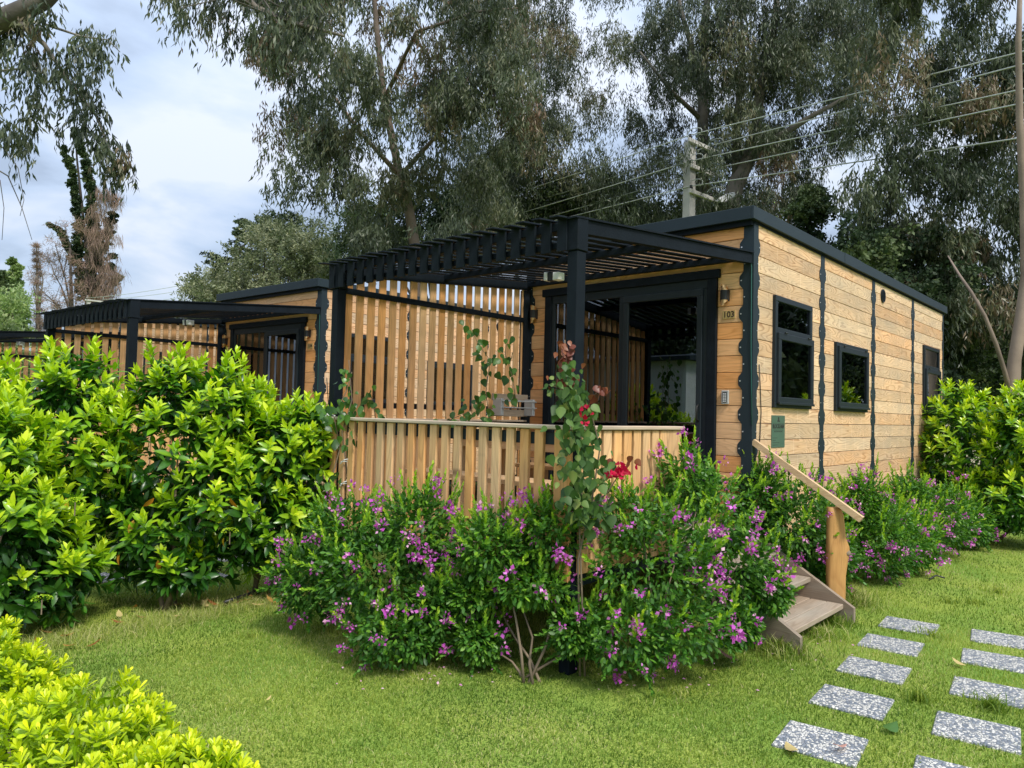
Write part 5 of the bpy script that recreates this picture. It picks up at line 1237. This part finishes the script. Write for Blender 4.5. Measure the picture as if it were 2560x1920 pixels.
a_, b_ = line_clumps([(34, 655), (38, 720), (42, 790), (45, 850)], 16, 55, .3, .9, 3)
tree('cypress_tree', 'slim light green ivy covered cypress near the left border', at(40, 1060, 55), [at(42, 1080, 55), at(40, 800, 55), at(34, 655, 55)], [.2, .15, .05], a_, b_, 420, .2, .55, M['lightshrub'], M['darkbark'], None, .1, 16, .3, hang=.1, lean=1.0)
a_, b_ = line_clumps([(-6, 690), (2, 740), (8, 800), (10, 860)], 14, 52, .35, 1.1, 3)
tree('cypress_tree', 'dark green cypress cut by the left border', at(0, 1060, 52), [at(5, 1080, 52), at(2, 800, 52), at(-5, 700, 52)], [.2, .15, .05], a_, b_, 420, .2, .55, M['conif'], M['darkbark'], None, .1, 16, .7, hang=.1, lean=1.0)
a_, b_ = line_clumps([(92, 620), (94, 700), (96, 800), (98, 850)], 14, 58, .12, .5, 2)
tree('bare_tree', 'slim grey bare tree at left between cypress and utility pole', at(95, 1060, 58), [at(97, 1080, 58), at(95, 800, 58), at(91, 612, 58)], [.2, .16, .05], a_, b_, 130, .45, .06, M['brownvine'], M['greybark'], None, .6, 10, .5, hang=-.6, lean=.8)
dense('pale leafy shrub mass above the farthest pergola', 'garden_shrub', at(60, 1060, 30), [(-60, 760), (40, 770), (100, 800), (140, 830), (170, 860), (170, 960), (-60, 960)], 30, 30, 1.0, .5, .8, 500, .16, .35, M['lightshrub'], .6, None, hang=-.3, lean=.9)
for i, (px, lb) in enumerate(((430, 'tall thin reed clump seen over the second pergola, left one'), (465, 'tall thin reed clump seen over the second pergola, right one'))):
    n_ = 160; P = np.array([at(px+RNG.normal(0, 22), 760, 40)+RNG.normal(0, .2, 3) for _ in range(n_)]); c0 = at(px, 1060, 40); c0[2] = 0
    P[:, 2] = 0; V, F, T = blades(P-c0, RNG.uniform(5.5, 8.6, n_)*.92, np.full(n_, .05), RNG.uniform(.6, 1, n_), .04, True)
    o = obj('reed_clump', npmesh('reed_clump', V, F, M['olive'], T), None, tuple(c0)); tag(o, lb, 'reeds', 'reeds')

# ------------------------------------------------------------------ poles and wires
def pole(base, top_z, label, ang, lampdir):
    t = thing('utility_pole', label, 'utility pole', (base[0], base[1], 0), ang, 'concrete utility poles')
    V = [(sx*.19, sy*.15, 0) for sx, sy in ((-1, -1), (1, -1), (1, 1), (-1, 1))]+[(sx*.13, sy*.11, top_z) for sx, sy in ((-1, -1), (1, -1), (1, 1), (-1, 1))]
    part('mast', MB().add(V, [(3, 2, 1, 0), (4, 5, 6, 7), (0, 1, 5, 4), (1, 2, 6, 5), (2, 3, 7, 6), (3, 0, 4, 7)]), M['concrete'], t)
    ends = []
    for i, (dz, a0, a1) in enumerate(((-.03, -.30, 1.02), (-.75, -.22, .98), (-1.48, -.22, .98))):
        z = top_z+dz; arm = part('crossarm', MB().box(a0, a1, -.20, -.12, z-.06, z+.06, .01), M['concrete'], t)
        for x in (a0+.08, a1-.12):
            part('insulator', MB().tube([(x, -.16, z+.06), (x, -.16, z+.10), (x, -.16, z+.13), (x, -.16, z+.17)], [.035, .05, .035, .045], 10), M['cable'], arm)
            ends.append((x, -.16, z+.15))
            lp = [(x+.04, -.16+.25*math.cos(a)-.1, z+.20+.13*math.sin(a)) for a in np.linspace(-1.2, 4.0, 12)]
            part('jumper_wire', MB().tube(lp, .012, 5), M['wire'], arm)
    z = top_z-1.48
    la = part('lamp_arm', MB().tube([(.98, -.16, z), (1.15, -.18, z-.02), (1.25, -.2, z+.02)], .025, 8), M['galv'], t)
    hd = MB(); a = np.array([1.22, -.22, z+.0]); b = a+np.array([.85, .0, .42])*.85; d = (b-a)/np.linalg.norm(b-a); s_ = np.array([0, 1, 0.]); u_ = np.cross(d, s_)
    V = []
    for p, w_, h_ in ((a, .06, .04), (a+d*.15, .11, .07), (b-d*.1, .13, .07), (b, .10, .04)):
        for sx, sz in ((-1, -1), (1, -1), (1, 1), (-1, 1)): V.append(p+s_*sx*w_+u_*sz*h_)
    F = [(3, 2, 1, 0), (12, 13, 14, 15)]+[(i*4+k_, i*4+(k_+1) % 4, (i+1)*4+(k_+1) % 4, (i+1)*4+k_) for i in range(3) for k_ in range(4)]
    part('lamp_head', hd.add(V, F), M['white'], t)
    c, s = math.cos(ang), math.sin(ang)
    return [np.array([base[0]+c*x-s*y, base[1]+s*x+c*y, z]) for x, y, z in ends]
p1 = at(1714, 1060, 21); e1 = pole(p1, 9.45, 'concrete utility pole with three crossarms and street lamp behind the roof corner', -.09, 0)
p2 = at(207, 1060, 58); e2 = pole(p2, 9.6, 'distant concrete utility pole before the ivy clad cypress', -.09, 0)
ends = [at(2559, 128, 13.5), at(2559, 160, 13.0), at(2559, 222, 13.5), at(2559, 257, 13.0), at(2557, 344, 13.3)]
lbs = ['topmost', 'second highest', 'third highest', 'fourth highest', 'lowest']
for i in range(5):
    a = e1[i] if i < 4 else e1[4]; r_ = ends[i]; far = a+(r_-a)*2.2; b = e2[i]
    def sag(p, q, s_, n=14): return [p+(q-p)*t-np.array([0, 0, s_*4*t*(1-t)]) for t in np.linspace(0, 1, n)]
    pts = sag(far, a, .0, 10)[:-1]+sag(a, b, .9 if i < 4 else .5, 24)
    o = obj('power_line', MB().tube(pts, .015, 5).mesh('power_line', M['wire'], True)); tag(o, '%s of the five power lines strung over the roofs from pole to pole' % lbs[i], 'cable', 'power lines')

# ------------------------------------------------------------------ background buildings
def simple_building(name, label, cat, pts, z0, h, mtl, roofm, wins=(), overhang=.25, loc=None):
    """pts: two ends of the visible wall (plan) and a depth; box behind it"""
    (x0, y0), (x1, y1), dep = pts; t = thing(name, label, cat, (x0, y0, 0), math.atan2(y1-y0, x1-x0)); L_ = math.hypot(x1-x0, y1-y0)
    part('wall', MB().box(0, L_, 0, dep, 0, h), mtl, t)
    part('roof', MB().prism([(-overhang, h), (dep/2, h+.25), (dep+overhang, h), (dep+overhang, h-.1), (-overhang, h-.1)], -overhang, L_+overhang, 'x'), roofm, t)
    for (u, z, w_, hh) in wins:
        f_ = part('window', MB().box(u, u+w_, -.04, -.002, z, z+hh, .01), M['white'], t); part('pane', MB().box(u+.06, u+w_-.06, -.05, -.0402, z+.06, z+hh-.06), M['dark'], f_)
    return t
a = at(2330, 1060, 24); b = at(2700, 1060, 24)
simple_building('garden_building', 'beige building with clay roof edge glimpsed through the trees at right', 'building', ((a[0], a[1]), (b[0], b[1]), 4), 0, 4.3, M['stucco'], M['tileroof'], ((1.2, 1.5, 1.0, 1.2),))
# the other side of the garden, seen in the door and window glass
simple_building('garden_building', 'white house across the garden, mirrored in the glass door', 'building', ((-15.5, 19), (-15.0, 6.5), 4), 0, 3.1, M['siding'], M['metal'], ((2, 1.0, 1.2, 1.0), (4.6, 1.0, 1.4, 1.1), (7.4, 1.0, 1.2, 1.0), (9.8, 1.0, 1.2, 1.0)))
def rblob(label, base, r, h, n, leaf, mtl, tone, name='garden_tree'):
    C_ = [np.array([base[0], base[1], h])+nrm(RNG.normal(0, 1, 3))*r*RNG.uniform(.2, 1) for _ in range(n)]
    tree(name, label, base, [(base[0], base[1], 0), (base[0], base[1], h*.6), (base[0], base[1], h)], [.18, .14, .06], C_, [r*.38]*n, 420, leaf, .45, mtl, M['darkbark'], 'trees behind the viewer, mirrored in glass', .3, 20, tone, hang=.2, lean=1.0)
rblob('bushy shrub across the garden, mirrored low in the glass door', (-9.8, 7.6), 1.1, 1.0, 26, .13, M['vib'], .4, 'garden_shrub')
rblob('round tree behind the white house, mirrored in the glass door', (-22, 14.5), 2.6, 5.0, 36, .25, M['conif'], .5)
for i, (x, y, r, h) in enumerate(((14, -8, 2.6, 2.6), (19, -11, 3.2, 3.4), (26, -12, 3.6, 4.0), (33, -15, 4.2, 4.4), (10, -10, 2.4, 2.2), (42, -14, 5.0, 4.5))):
    rblob(['dark garden tree mirrored in the tall window nearest the corner', 'dark garden tree mirrored in the square window', 'dark tree behind the one mirrored in the square window', 'dark tree mirrored in the farthest window', 'dark garden tree closest to the path, out of view at right', 'largest dark tree far out of view at right'][i], (x, y), r, h, 44, .3, M['conif'], .45)
